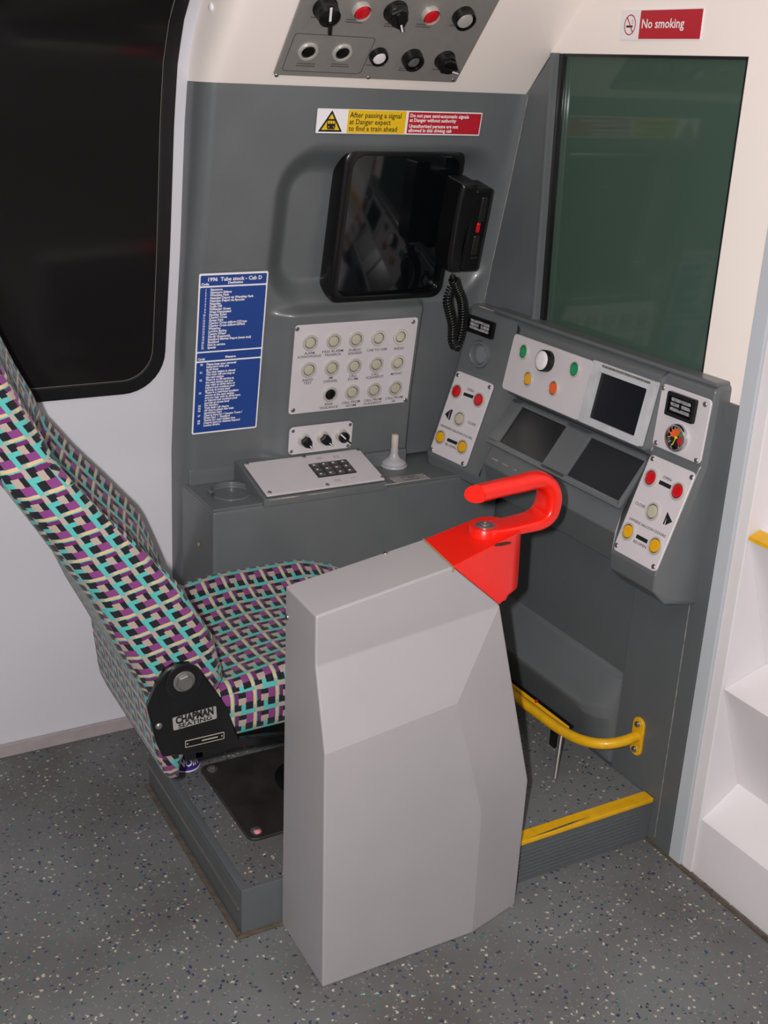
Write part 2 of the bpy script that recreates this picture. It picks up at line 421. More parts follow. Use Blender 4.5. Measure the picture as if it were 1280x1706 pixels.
tag(mk('screw_cap', tr(lathe([(.008, 0), (.008, .004), (.005, .006)], 14), frame(P(353, 12, 'x', .9), (0, 1, 0), (0, 0, -1)) @ Matrix.Rotation(math.pi, 4, 'Y')), WHITE, smooth=True), 'small white round screw cap on the cream coving edge', 'cap')

# front wall: cream surround with the windscreen opening, grey wall below, pale trim beside the stair
WY0, WY1, WZ0, WZ1 = 1.692, 2.245, 1.092, 1.703
fw = cat_(box(XF, XF+.04, 1.568, 2.60, WZ1, 2.10), box(XF, XF+.04, 1.568, WY0, 1.062, WZ1))
struct(mk('wall_front', fw, CREAM), 'cream front wall panel around the green windscreen', 'wall')
gv = [(XF-.003, 2.247, 1.085), (XF-.003, 2.62, 1.085), (XF-.003, 2.387, 1.606), (XF-.003, 2.283, 1.703), (XF-.003, 2.262, 1.703)]
gc = cat_((gv+[(a[0]+.04, a[1], a[2]) for a in gv], [(0, 1, 2, 3, 4), (5, 9, 8, 7, 6)]+[(i, (i+1) % 5, 5+(i+1) % 5, 5+i) for i in range(5)]))
struct(mk('wall_corner', gc, GREY, bevel=.002))
lowg = cat_(box(1.697, XF+.04, 1.572, 1.796, 0, 1.062), box(1.716, 1.76, 1.78, 2.64, .05, 1.10), box(1.697, XF+.04, 1.572, 1.640, 1.0, 1.066))
struct(mk('wall_lower', box(1.716, 1.76, 1.78, 2.60, .0, 1.10), GREYD), 'dark grey wall in the footwell below the console', 'wall')
struct(mk('trim_2', box(1.697, XF+.04, 1.572, 1.797, 0, 1.064), GREYD, bevel=.004), 'grey upright panel beside the footwell', 'panel')
struct(mk('trim_3', box(1.6945, 1.700, 1.573, 1.620, .002, 1.0645), GREYD, bevel=.002), 'narrow grey cover strip on the upright panel', 'strip')
struct(mk('trim_4', box(1.694, XF+.05, 1.534, 1.571, 0, 2.10), STRIPM, bevel=.003), 'pale grey upright strip beside the white stair', 'strip')

# windscreen
wn = thing('window_2', 'green tinted windscreen in the cream front wall', 'window'); struct(wn)
mk('pane', box(XF+.008, XF+.014, WY0-.005, WY1+.02, WZ0-.01, WZ1+.006), GREENGLASS, wn)
def bar4(a, b, w, d):                            # bar between two (y, z) points on the front wall: w along y, d out of the wall
    v = []
    for (y, z) in (a, b):
        for dx, dy in ((0, 0), (-d, 0), (-d, w), (0, w)): v.append((XF+.012+dx, y+dy, z))
    return v, [(0, 1, 5, 4), (1, 2, 6, 5), (2, 3, 7, 6), (3, 0, 4, 7), (0, 3, 2, 1), (4, 5, 6, 7)]
mk('rubber_seal', bar4((2.232, WZ0), (2.248, WZ1), .016, .016), BLACK, wn, bevel=.003)
mk('window_frame', bar4((2.244, WZ0-.005), (2.262, WZ1+.001), .014, .034), GREY, wn, bevel=.004)
mk('rubber_seal', box(XF-.001, XF+.012, WY0, 2.25, WZ1-.006, WZ1), BLACK, wn)
mk('rubber_seal', box(XF-.001, XF+.012, WY0-.003, WY0+.001, WZ0, WZ1), BLACK, wn)

# ================================================================== PLATFORM
PZ = .108
pf = thing('platform', 'low raised driver platform covered in grey speckled vinyl', 'platform', (1.2, 1.9, 0))
def rel(vf, o): return tr(vf, -Vector(o.location))
pv = [(.733, 1.767), (1.30, 1.767), (1.30, 1.652), (1.695, 1.652), (1.695, 2.36), (.733, 2.352)]
mk('deck', rel(prism(pv, .004, PZ), pf), FLOOR, pf)
mk('side_plate', rel(cat_(box(.724, .733, 1.764, 2.345, 0, PZ-.012), box(.724, .742, 1.764, 2.345, PZ-.012, PZ+.001)), pf), GREYD, pf, bevel=.0025)
mk('side_ledge', rel(box(.718, .725, 1.764, 2.345, .058, .066), pf), STEEL, pf, bevel=.002)
mk('end_plate', rel(box(.724, .83, 1.757, 1.767, 0, PZ+.002), pf), GREYD, pf, bevel=.002)
mk('riser', rel(box(1.27, 1.695, 1.645, 1.653, 0, PZ-.006), pf), GREYD, pf)
for i in range(8): mk('rib', rel(tr(box(1.31, 1.665, 1.6415, 1.647, 0, .0045), (0, 0, .014+i*.0098)), pf), GREYD, pf, bevel=.0012)
ny = mk('yellow_nosing', rel(cat_(box(1.27, 1.695, 1.640, 1.674, PZ-.006, PZ+.006)), pf), YEL, pf, bevel=.003)
mk('worn_patch', rel(tr(prism([(-.02, -.004), (.04, -.0045), (.1, -.003), (.155, .0015), (.1, .002), (.03, -.001)], 0, .0006), (1.36, 1.6475, PZ+.0058)), pf), STEEL, ny)
mk('edge_sealant', rel(cat_(box(.712, .722, 1.752, 2.345, 0, .006), box(.712, .815, 1.748, 1.757, 0, .006)), pf), DIRT, pf, bevel=.002)

sp_ = thing('seat_mounting_plate', 'black square steel plate bolted to the platform under the seat', 'plate', (.965, 2.05, PZ))
mk('plate', prism(rrect(.33, .31, .02), 0, .006, .002), mat('dirty_black_plate', (46, 42, 40), .55, noise=(14, .5)), sp_)
for sx in (-1, 1):
    for sy in (-1, 1):
        mk('bolt', tr(cat_(lathe([(.013, 0), (.013, .002), (.011, .0025)], 16), lathe([(.008, .002), (.008, .006), (.006, .008)], 6)), (sx*.14, sy*.13, .006)), STEEL, sp_, smooth=True)
tag(mk('chewing_gum', tr(lathe([(.007, 0), (.0085, .003), (.006, .0065), (.002, .008)], 14), P(429, 1387, 'z', PZ+.006)), PINK, smooth=True), 'pink lump of chewing gum on the black seat plate', 'gum')

# ================================================================== SIDE CONSOLE (grey moulding on the side wall)
GT = [(.60, 2.555), (.73, 2.545), (.88, 2.533), (1.06, 2.505), (1.21, 2.472), (1.415, 2.42), (1.606, 2.377), (1.7, 2.36)]
def G(z): return lerp_tab(GT, z)
def sstep(a, b, x):
    t = max(0, min(1, (x-a)/(b-a))); return t*t*(3-2*t)
def rr_sdf(x, z, x0, x1, z0, z1, r):
    qx = abs(x-(x0+x1)/2)-((x1-x0)/2-r); qz = abs(z-(z0+z1)/2)-((z1-z0)/2-r)
    return math.hypot(max(qx, 0), max(qz, 0))+min(max(qx, qz), 0)-r
def side_y(x, z):
    y = G(z)
    s = rr_sdf(x, z, 1.075, 1.70, 1.105, 1.497, .12)
    y += .062*sstep(.0, -.075, s)
    y -= .033*sstep(1.085, 1.165, x)*sstep(1.522, 1.500, x)*sstep(1.121, 1.099, z)
    if x > 1.665: y -= .012*sstep(1.665, 1.71, x)**2
    return y
def sidemesh():
    xs = [.893, .895, .899, .905, .913, .922]+[.932+(XF-.932)*i/190 for i in range(191)]
    zs = [.690+(1.612-.690)*i/200 for i in range(201)]
    v, f = [], []
    for z in zs:
        for i, x in enumerate(xs):
            if i < 6:
                k = i/6; y0 = prof(z)-.001; y1 = side_y(.932, z); y = y0+(y1-y0)*(1-(1-k)**2.2)
            else: y = side_y(x, z)
            v.append((x, y, z))
    n = len(xs)
    for j in range(len(zs)-1):
        for i in range(n-1): f.append((j*n+i, j*n+i+1, (j+1)*n+i+1, (j+1)*n+i))
    a, b = len(v), len(v)
    for j, y in ((0, 2.615), (len(zs)-1, 2.455)):
        s = len(v); v += [(x, max(y, side_y(x, zs[j])+.01), zs[j]) for x in xs]
        for i in range(n-1): f.append((j*n+i, j*n+i+1, s+i+1, s+i))
    return v, f
sc_ = thing('side_console', 'grey moulded side console with desk and monitor recess', 'console', (1.3, 2.5, PZ))
mk('wall_moulding', rel(sidemesh(), sc_), GREY, sc_, smooth=True, autos=1.0)
def lowstrip():
    xs = [.893, .895, .899, .905, .913, .922, .932]; zs = [PZ+(.692-PZ)*i/16 for i in range(17)]; v, f = [], []
    for z in zs:
        for i, x in enumerate(xs):
            k = i/6; y0 = prof(z)-.001; y1 = G(.69)+.006*(.69-z); v.append((x, y0+(y1-y0)*(1-(1-k)**2.2), z))
        v.append((.94, prof(z)-.001, z))
    n = 8
    for j in range(16):
        for i in range(n): f.append((j*n+i, j*n+(i+1) % n, (j+1)*n+(i+1) % n, (j+1)*n+i))
    f += [tuple(range(n)), tuple(16*n+i for i in range(n))]
    return v, f
mk('lower_edge_trim', rel(lowstrip(), sc_), GREY, sc_, smooth=True, autos=.9)
# desk: box with a cup tray on the left, ramp under the keypad plate, shelf at the right end
DZ = .682
mk('desk_front', rel(cat_(box(.902, 1.705, 2.362, 2.60, PZ, DZ-.004)), sc_), GREY, sc_, bevel=.010)
mk('desk_top', rel(box(.905, 1.66, 2.368, 2.60, DZ-.006, DZ), sc_), GREY, sc_, bevel=.002)
for bb in (box(.912, 1.032, 2.545, 2.60, DZ-.004, .722), box(1.375, 1.50, 2.500, 2.60, DZ-.004, .722)): mk('desk_upstand', rel(bb, sc_), GREY, sc_, bevel=.006)
ramp = [(2.3605, DZ-.012), (2.3605, .692), (2.525, .733), (2.60, .733), (2.60, DZ-.012)]
rv = [(x, y, z) for x in (1.03, 1.366) for y, z in ramp]; n = 5
mk('keypad_ramp', rel((rv, [(4, 3, 2, 1, 0), (5, 6, 7, 8, 9)]+[(i, (i+1) % 5, 5+(i+1) % 5, 5+i) for i in range(5)]), sc_), GREY, sc_, bevel=.004)
cup = P(383, 828, 'z', DZ)
mk('cup_tray_rim', rel(tr(lathe([(.050, -.001), (.050, .002), (.048, .0035), (.0455, .003), (.043, -.008), (.042, -.0085)], 36, cap=False), (.985, 2.455, DZ)), sc_), GREY, sc_, smooth=True)
mk('cup_tray_wall', rel(tr(([( .049*math.cos(math.radians(a)), .049*math.sin(math.radians(a)), z) for z in (0, .013) for a in range(-10, 191, 10)]+[( .0555*math.cos(math.radians(a)), .0555*math.sin(math.radians(a)), z) for z in (0, .010) for a in range(-10, 191, 10)],
   [(i, i+1, 21+i+1, 21+i) for i in range(20)]+[(42+i, 63+i, 63+i+1, 42+i+1) for i in range(20)]+[(21+i, 21+i+1, 63+i+1, 63+i) for i in range(20)]), (.985, 2.455, DZ)), sc_), GREY, sc_, smooth=True)
mk('plug', rel(tr(lathe([(.006, 0), (.006, .002), (.004, .003)], 12), Matrix.Translation((.896, 2.44, .57)) @ Matrix.Rotation(-math.pi/2, 4, 'Y')), sc_), mat('brass', (190, 165, 110), .35, metal=.7), sc_, smooth=True)

# ================================================================== FRONT CONSOLE
fc = thing('front_console', 'grey moulded front console under the windscreen with tilted panels', 'console', (1.65, 1.95, .65))
RB = [(1.712, 1.100), (1.682, 1.098), (1.666, 1.088), (1.6565, .932), (1.6525, .924), (1.574, .706), (1.576, .668), (1.612, .634), (1.70, .616)]
MD = [(1.712, 1.100), (1.690, 1.099), (1.664, 1.080), (1.634, .926), (1.672, .902), (1.604, .787), (1.585, .745), (1.612, .664), (1.70, .625)]
MI = [(1.712, 1.100), (1.690, 1.099), (1.664, 1.080), (1.634, .926), (1.668, .902), (1.590, .797), (1.580, .745), (1.612, .664), (1.70, .625)]
def lb(dx, dz=0): return [(1.712, 1.100), (1.682+dx*.2, 1.096), (1.668+dx*.3, 1.088), (1.657+dx, .932+dz), (1.654+dx, .924+dz), (1.580+dx, .700+dz), (1.584+dx, .672+dz), (1.612, .655), (1.70, .635)]
secs = [(1.606, [(1.712, 1.092), (1.69, 1.090), (1.675, 1.08), (1.668, .932), (1.664, .92), (1.60, .71), (1.60, .675), (1.63, .645), (1.70, .624)]), (1.612, RB), (1.752, RB), (1.762, MD),
        (2.268, MD), (2.290, lb(.008)), (2.345, lb(0)), (2.475, lb(-.031, .010)), (2.49, lb(-.026, .010)), (2.535, [(1.712, 1.1), (1.69, 1.094), (1.685, 1.08), (1.69, .95), (1.69, .92), (1.69, .73), (1.69, .70), (1.69, .66), (1.70, .635)])]
v, f = [], []; n = 9
for y, p in secs: v += [(a, y, b) for a, b in p]
for i in range(len(secs)-1):
    for k in range(n): f.append((i*n+k, i*n+(k+1) % n, (i+1)*n+(k+1) % n, (i+1)*n+k))
f.append(tuple(range(n))); f.append(tuple((len(secs)-1)*n+k for k in range(n))[::-1])
mk('moulding', rel((v, f), fc), GREY, fc, bevel=.0045, seg=3, autos=.5)
mk('sill', rel(box(1.668, 1.712, 1.612, 2.40, 1.094, 1.104), fc), GREY, fc, bevel=.004)
# dividers framing the two lower screens
t38 = math.radians(36); pk0 = P(868, 690, 'x', 1.668); pkd = Vector((-math.sin(t38), 0, -math.cos(t38))); pkn = Vector((0, -1, 0)).cross(-pkd)
def slab(y0, y1, t0, t1, h0, h1):
    base = Vector((1.670, 0, .898))
    v = []
    for y in (y0, y1):
        for t in (t0, t1):
            for h in (h0, h1):
                q = base + pkd*t + pkn*h; v.append((q.x, y, q.z))
    return v, [(0, 1, 3, 2), (4, 6, 7, 5), (0, 4, 5, 1), (2, 3, 7, 6), (0, 2, 6, 4), (1, 5, 7, 3)]
mk('screen_surround', rel(cat_(slab(2.225, 2.27, 0, .125, 0, .012), slab(1.955, 2.045, 0, .125, 0, .012), slab(1.760, 1.772, 0, .125, 0, .012), slab(1.762, 2.268, 0, .012, 0, .012), slab(1.762, 2.268, .112, .128, 0, .012)), fc), GREY, fc, bevel=.003)
for y0, y1, lab in ((2.045, 2.225, 'flat black lower screen set in the front console, beside the nearside door panel'), (1.772, 1.955, 'dusty dark lower screen set in the front console, beside the offside door panel')):
    tag(mk('display_screen', slab(y0, y1, .012, .112, .002, .006), SCREENB if y0 > 2 else mat('dusty_lcd', (30, 33, 38), .4, noise=(8, .3)), bevel=.001), lab, 'screen')

# footwell ledge
lp = [(1.718, .350), (1.704, .337), (1.657, .262), (1.646, .250), (1.650, .232), (1.700, PZ), (1.718, PZ)]
v, f = [], []; stations = [(2.36, 0, 1), (1.90, 0, 1), (1.87, .003, 1), (1.845, .011, 1), (1.825, .024, 1), (1.81, .040, 1), (1.799, .062, 1)]
for y, sh, _ in stations:
    for a, b in lp: v.append((min(1.718, max(a, 1.646+sh)), y, b+(.0 if a > 1.7 else 0)))
n = len(lp)
for i in range(len(stations)-1):
    for k in range(n): f.append((i*n+k, i*n+(k+1) % n, (i+1)*n+(k+1) % n, (i+1)*n+k))
f.append(tuple(range(n))); f.append(tuple((len(stations)-1)*n+k for k in range(n))[::-1])
struct(mk('trim_5', (v, f), GREY, bevel=.005), 'sloping grey ledge along the bottom of the footwell', 'ledge')

# ================================================================== BOLLARD AND CONTROLLER
bo = thing('controller_bollard', 'pale grey faceted bollard standing beside the seat', 'bollard', (1.05, 1.66, 0))
E_ = P(833, 1008, 'y', 1.640); T1_ = P(755, 945, 'y', 1.628); T2_ = P(705, 898, 'y', 1.752); r1 = P(880, 1300, 'y', 1.60); i2 = P(803, 1355, 'y', 1.566); i1 = P(762, 1172, 'y', 1.578)
BV = [Vector(a) for a in [(.808, 1.557, 0), (.808, 1.576, .509), (.808, 1.621, .665), (.808, 1.624, .761), (.808, 1.752, .766), (.812, 1.756, 0)]]+[Vector((1.151, 1.557, 0)), i2, i1, E_, r1, Vector((1.281, 1.590, 0)), T1_, T2_,
      Vector((1.285, 1.756, 0)), Vector((r1.x, 1.756, r1.z)), Vector((E_.x, 1.752, E_.z))]
BF = [(0, 1, 2, 3, 4, 5), (0, 6, 7, 8, 1), (1, 8, 9, 2), (2, 9, 12, 3), (8, 7, 10), (8, 10, 9), (7, 6, 11, 10), (3, 12, 13, 4), (12, 9, 16, 13), (9, 10, 15, 16), (10, 11, 14, 15), (5, 4, 13, 16, 15, 14), (0, 5, 14, 11, 6)]
mk('casing', rel((BV, BF), bo), BOLL, bo, bevel=.0035, seg=2, autos=.12)
def bscrew(p, nrm, r=.005):
    q = Vector(nrm).to_track_quat('Z', 'Y').to_matrix().to_4x4(); q.translation = Vector(p)-Vector(bo.location)
    mk('screw', tr(cat_(mi(lathe([(r*1.2, 0), (r*1.2, .001), (r, .0025)], 12), 0), mi(lathe([(r*.45, .0024), (r*.45, .0028)], 6), 1)), q), [STEEL, INKK], bo, smooth=True)
bn = (BV[12]-BV[3]).cross(BV[4]-BV[3]).normalized()
bscrew(onplane(642, 922, BV[3], bn), bn)
bscrew(P(479, 1028, 'x', .808), (-1, 0, 0))
# red head
zt1, zt2 = T1_.z, T2_.z
def arc(cx, cy, rx, ry, a0, a1, k): return [(cx+rx*math.cos(math.radians(a0+(a1-a0)*i/k)), cy+ry*math.sin(math.radians(a0+(a1-a0)*i/k))) for i in range(k+1)]
nose = arc(1.215, 1.700, .062, .056, -80, 80, 10)
top = [(T1_.x, T1_.y, zt1)]+[(T1_.x+(nose[0][0]-T1_.x)*k/3, T1_.y+(nose[0][1]-T1_.y)*k/3, zt1+(.838-zt1)*k/3) for k in (1, 2)]+[(a, b, .838) for a, b in nose]+[(T2_.x+(nose[-1][0]-T2_.x)*k/3, T2_.y+(nose[-1][1]-T2_.y)*k/3, zt2+(.838-zt2)*k/3) for k in (2, 1)]+[(T2_.x, T2_.y, zt2)]
bot = [tuple(E_)]+[(E_.x+(nose[0][0]+.004-E_.x)*k/3, E_.y+(nose[0][1]-E_.y)*k/3, E_.z+.004*k) for k in (1, 2)]+[(a+.004, b, .715) for a, b in nose]+[(E_.x+(nose[-1][0]-E_.x)*k/3, 1.752, E_.z+.004*k) for k in (2, 1)]+[(E_.x, 1.752, E_.z)]
n = len(top); hv = [Vector(a) for a in top]+[Vector(a) for a in bot]
hf = [tuple(range(n)), tuple(range(n, 2*n))[::-1]]+[(i, (i+1) % n, n+(i+1) % n, n+i) for i in range(n)]
mc = thing('master_controller', 'glossy red controller head with looped red handle on the bollard', 'controller', (1.2, 1.69, .84))
mk('head', rel((hv, hf), mc), RED, mc, bevel=.003, seg=2, autos=.5)
mk('joint_gasket', rel(([T1_+Vector((-.001, 0, .0008)), T2_+Vector((-.001, 0, .0008)), T2_+Vector((.0015, 0, .0012)), T1_+Vector((.0015, 0, .0012)), T1_+Vector((-.001, 0, -.01)), T2_+Vector((-.001, 0, -.01)), T2_+Vector((.004, 0, -.01)), T1_+Vector((.004, 0, -.01))],
    [(0, 1, 2, 3), (4, 7, 6, 5), (0, 3, 7, 4), (1, 5, 6, 2), (0, 4, 5, 1), (3, 2, 6, 7)]), mc), mat('gasket_tan', (150, 128, 84), .8), mc)
YH = 1.695
hp = [P(a, b, 'y', YH) for a, b in [(800, 886), (830, 881), (862, 874), (892, 866), (908, 852), (915, 828), (912, 808), (896, 799), (865, 806), (830, 814), (795, 823)]]
hs = [(.024, .009), (.029, .0105), (.030, .011), (.031, .0125), (.031, .0145), (.030, .0165), (.027, .0175), (.0225, .0175), (.020, .017), (.019, .017), (.019, .017)]
sm = smoothpath(hp, 6); ss = []
for i in range(len(hs)-1):
    for k in range(6):
        t = k/6; ss.append((hs[i][0]+(hs[i+1][0]-hs[i][0])*t, hs[i][1]+(hs[i+1][1]-hs[i][1])*t))
ss.append(hs[-1])
# bar in the plane y = YH: side axis is Y
def hsweep(path, sizes, n=20):
    v, f = [], []; N = len(path)
    for i, p in enumerate(path):
        t = (path[min(i+1, N-1)]-path[max(i-1, 0)]).normalized(); s = Vector((0, 1, 0)); q = s.cross(t).normalized()
        pw = 4.5 if i < N*.38 else max(2.2, 4.5-2.3*(i-N*.38)/(N*.25))
        sl = .012 if i == N-1 else 0
        for k in range(n):
            an = 2*math.pi*(k+.5)/n; c, d = math.cos(an), math.sin(an); e = 2/pw
            a_, b_ = sizes[i]
            off = t*0
            if i == N-1: off = t*(.016*c-.006*d)      # the grip's end is cut at a slant
            v.append(p+s*(a_*math.copysign(abs(c)**e, c))+q*(b_*math.copysign(abs(d)**e, d))+off)
    for i in range(N-1):
        for k in range(n): f.append((i*n+k, i*n+(k+1) % n, (i+1)*n+(k+1) % n, (i+1)*n+k))
    f.append(tuple(range(n))[::-1]); f.append(tuple((N-1)*n+k for k in range(n)))
    return v, f
ho = mk('handle', rel(hsweep(sm, ss), mc), RED, mc, smooth=True, autos=.75)
pvt = P(811, 876, 'y', YH)
mk('handle_boss', rel(tr(lathe([(.0295, -.022), (.0295, .006), (.0275, .0085), (.018, .009)], 32), pvt+Vector((-.004, 0, -.008))), mc), RED, mc, smooth=True)
mk('pivot_bolt', rel(tr(cat_(lathe([(.019, 0), (.019, .002), (.017, .003), (.010, .0032), (.0098, .005), (.008, .006), (.0045, .006), (.0044, .004)], 24)), pvt+Vector((-.004, 0, .001))), mc), STEEL, mc, smooth=True)
mk('worn_paint', rel(tr(prism([(-.022, -.004), (-.008, -.008), (.012, -.006), (.02, .001), (.01, .006), (-.012, .005)], 0, .0005), P(838, 906, 'z', .8378)), mc), mat('worn_dark', (80, 40, 34), .6, noise=(90, .5)), mc)

# ================================================================== SEAT
CELL = .047
def fabric_obj(name, v, f, parent, uvfun):
    o = mk(name, (v, f), FABRIC, parent, smooth=True, autos=1.2)
    me = o.data; uvl = me.uv_layers.new(name='UVMap')
    for p in me.polygons:
        for li in p.loop_indices:
            co = me.vertices[me.loops[li].vertex_index].co
            uvl.data[li].uv = uvfun(co, p.normal)
    return o
seat = thing('driver_seat', 'driver seat in purple, black and teal block moquette on a black pedestal', 'seat', (.99, 2.055, PZ+.006))
# backrest: stations from the bottom skirt up, (front x,z), (back x,z), y near, y far, front dip
ST = [((.634, .350), (.606, .352), 1.848, 2.268, 0), ((.642, .40), (.594, .385), 1.838, 2.278, 0), ((.69, .47), (.584, .46), 1.833, 2.283, .0), ((.735, .55), (.575, .53), 1.832, 2.284, .01), ((.717, .642), (.528, .632), 1.832, 2.284, .03), ((.683, .71), (.505, .69), 1.832, 2.284, .042), ((.650, .771), (.480, .748), 1.832, 2.284, .05),
      ((.585, .852), (.435, .826), 1.834, 2.282, .055), ((.523, .924), (.390, .905), 1.838, 2.278, .055), ((.478, .980), (.356, .962), 1.845, 2.271, .05), ((.462, 1.000), (.340, .985), 1.862, 2.255, .045), ((.452, 1.016), (.330, 1.005), 1.880, 2.238, .035), ((.436, 1.045), (.318, 1.035), 1.888, 2.230, .02), ((.400, 1.11), (.285, 1.09), 1.892, 2.226, .01), ((.366, 1.18), (.262, 1.15), 1.896, 2.222, .0), ((.338, 1.24), (.243, 1.205), 1.91, 2.208, 0), ((.316, 1.275), (.245, 1.245), 1.94, 2.178, 0), ((.30, 1.288), (.262, 1.272), 1.98, 2.14, 0)]
def interp_st(k):
    out = []
    for i in range(len(ST)-1):
        for j in range(k):
            t = j/k; a, b = ST[i], ST[i+1]
            L = lambda p, q: p+(q-p)*t
            out.append(((L(a[0][0], b[0][0]), L(a[0][1], b[0][1])), (L(a[1][0], b[1][0]), L(a[1][1], b[1][1])), L(a[2], b[2]), L(a[3], b[3]), L(a[4], b[4])))
    out.append(ST[-1]); return out
NS = 12; v, f, PU = [], [], {}
sts = interp_st(3)
def ringpts(st):
    (fx, fz), (bx, bz), y0, y1, dip = st
    w_ = y1-y0; d_ = math.hypot(fx-bx, fz-bz); r = min(.045, d_*.33)
    pl2 = rrect(w_, d_, r, 5); pts = []
    # refine long straight runs
    fine = []
    for i in range(len(pl2)):
        a, b = Vector(pl2[i]), Vector(pl2[(i+1) % len(pl2)]); m_ = max(1, int((b-a).length/.03))
        for k in range(m_): fine.append(a+(b-a)*(k/m_))
    return fine
nref = None
RN = 56
acc = 0; rows = []
for i, st in enumerate(sts):
    (fx, fz), (bx, bz), y0, y1, dip = st
    fine = ringpts(st); per = [0]
    for k in range(len(fine)): per.append(per[-1]+(fine[(k+1) % len(fine)]-fine[k]).length)
    tot = per[-1]; row = []
    # resample: start at the middle of the near side
    for k in range(RN):
        s_ = tot*k/RN
        j = max(q for q in range(len(per)-1) if per[q] <= s_+1e-9)
        a, b = fine[j], fine[(j+1) % len(fine)]; p2 = a+(b-a)*((s_-per[j])/max(1e-9, per[j+1]-per[j]))
        row.append(p2)
    w_, d_ = y1-y0, math.hypot(fx-bx, fz-bz); ym = (y0+y1)/2
    if i:
        pf_, pb_ = sts[i-1][0], sts[i-1][1]
        acc += math.hypot((fx+bx-pf_[0]-pb_[0])/2, (fz+bz-pf_[1]-pb_[1])/2)
    for p2 in row:
        t = .5+p2.y/d_                       # 0 back .. 1 front
        yy = ym+p2.x
        k_ = (1-min(1, abs(p2.x)/(w_/2))**2.2) if t > .5 else 0
        x = bx+(fx-bx)*t + .058*t*max(0, p2.x/w_+.5)**1.5*min(1, max(0, (fz-.5)/.25)) - dip*k_*max(0, (t-.5)*2)*1.0; z = bz+(fz-bz)*t - dip*k_*max(0, (t-.5)*2)*.5
        # belly of the side bolster
        v.append(Vector((x, yy, z)))
        PU[len(v)-1] = acc
N_ = len(sts)
for i in range(N_-1):
    for k in range(RN): f.append((i*RN+k, i*RN+(k+1) % RN, (i+1)*RN+(k+1) % RN, (i+1)*RN+k))
f.append(tuple(range(RN))); f.append(tuple((N_-1)*RN+k for k in range(RN))[::-1])
LX, LZ = -.56, .83                            # direction up the backrest
def uv_back(co, n):
    x, y, z = co.x+seat.location.x, co.y+seat.location.y, co.z+seat.location.z
    al = (x*LX+z*LZ)
    if abs(n.y) > .62:                       # the side cover is cut slightly askew
        D_ = .974*-.848-.225*.53; return ((x*-.848-z*.53)/D_/.0435+.3, (.974*z-.225*x)/D_/.0475)
    return (y/CELL if n.x > 0 else -y/CELL, -al/CELL)
fabric_obj('backrest', *rel((v, f), seat)[:2], seat, uv_back)
# piping round the bolster
# cushion
def cushion(x0, x1, y0, y1, z0, z1, r, nx=34, ny=30, nz=8, topf=None):
    v, f, idx = [], [], {}
    def put(i, j, k):
        key = (i, j, k)
        if key in idx: return idx[key]
        x, y, z = x0+(x1-x0)*i/nx, y0+(y1-y0)*j/ny, z0+(z1-z0)*k/nz
        cx_, cy_, cz_ = min(max(x, x0+r), x1-r), min(max(y, y0+r), y1-r), min(max(z, z0+r*.6), z1-r)
        d = Vector((x-cx_, y-cy_, z-cz_))
        if d.length > 1e-9:
            m_ = max(abs(d.x), abs(d.y), abs(d.z)); d = d*(m_/d.length)
        p = Vector((cx_, cy_, cz_))+d
        if topf: p.z += topf(p.x, p.y)*(p.z-z0)/(z1-z0)
        idx[key] = len(v); v.append(p); return idx[key]
    for i in range(nx):
        for j in range(ny):
            for k in (0, nz): f.append((put(i, j, k), put(i+1, j, k), put(i+1, j+1, k), put(i, j+1, k)))
    for i in range(nx):
        for k in range(nz):
            for j in (0, ny): f.append((put(i, j, k), put(i+1, j, k), put(i+1, j, k+1), put(i, j, k+1)))
    for j in range(ny):
        for k in range(nz):
            for i in (0, nx): f.append((put(i, j, k), put(i, j+1, k), put(i, j+1, k+1), put(i, j, k+1)))
    return v, f
def topf(x, y):
    t = (y-2.055)/.226
    z = .052*min(1, abs(t))**2.6*(1 if t > 0 else .35) - .004
    z -= .035*sstep(1.06, 1.2, x)
    z -= .022*sstep(.90, .70, x)
    return z
def uv_cush(co, n):
    x, y, z = co.x+seat.location.x, co.y+seat.location.y, co.z+seat.location.z
    if abs(n.z) > .6: return (y/CELL, x/CELL) if False else (x/CELL, -y/CELL)
    if abs(n.y) > abs(n.x): return (x/CELL, z/CELL)
    return (y/CELL, z/CELL)
cvv, cff = cushion(.690, 1.205, 1.832, 2.286, .418, .540, .045, topf=topf)
# the weave runs the other way on the cushion: swap axes for the top
def uv_c2(co, n):
    x, y, z = co.x+seat.location.x, co.y+seat.location.y, co.z+seat.location.z
    if abs(n.z) > .55: return (y/CELL+.2, x/CELL+.4)
    if abs(n.y) > abs(n.x): return (z/CELL+.1, x/CELL+.4)
    return (z/CELL, y/CELL)
fabric_obj('seat_cushion', *rel((cvv, cff), seat)[:2], seat, uv_c2)
# black side bracket and base frame
def pix_poly(pts, y): return [(P(a, b, 'y', y).x, P(a, b, 'y', y).z) for a, b in pts]
YB = 1.815
bp_ = pix_poly([(246, 1178), (262, 1140), (276, 1118), (292, 1108), (318, 1106), (334, 1116), (352, 1140), (378, 1178), (392, 1215), (400, 1232), (476, 1222), (476, 1238), (272, 1262), (262, 1240)], YB)
def xz_prism(poly, ya, yb, ch):
    vf = prism(poly, 0, 1, 0); n = len(poly); pi = inset(poly, ch)
    v = [(a, ya+ch, b) for a, b in poly]+[(a, yb, b) for a, b in poly]+[(a, ya, b) for a, b in pi]
    f = [tuple(range(n, 2*n)), tuple(range(2*n, 3*n))[::-1]]+[(i, (i+1) % n, n+(i+1) % n, n+i) for i in range(n)]+[(i, 2*n+i, 2*n+(i+1) % n, (i+1) % n) for i in range(n)]
    return v, f
br = mk('side_bracket', rel(xz_prism(bp_, YB, YB+.012, .003), seat), BLACKM, seat, smooth=True, autos=.4)
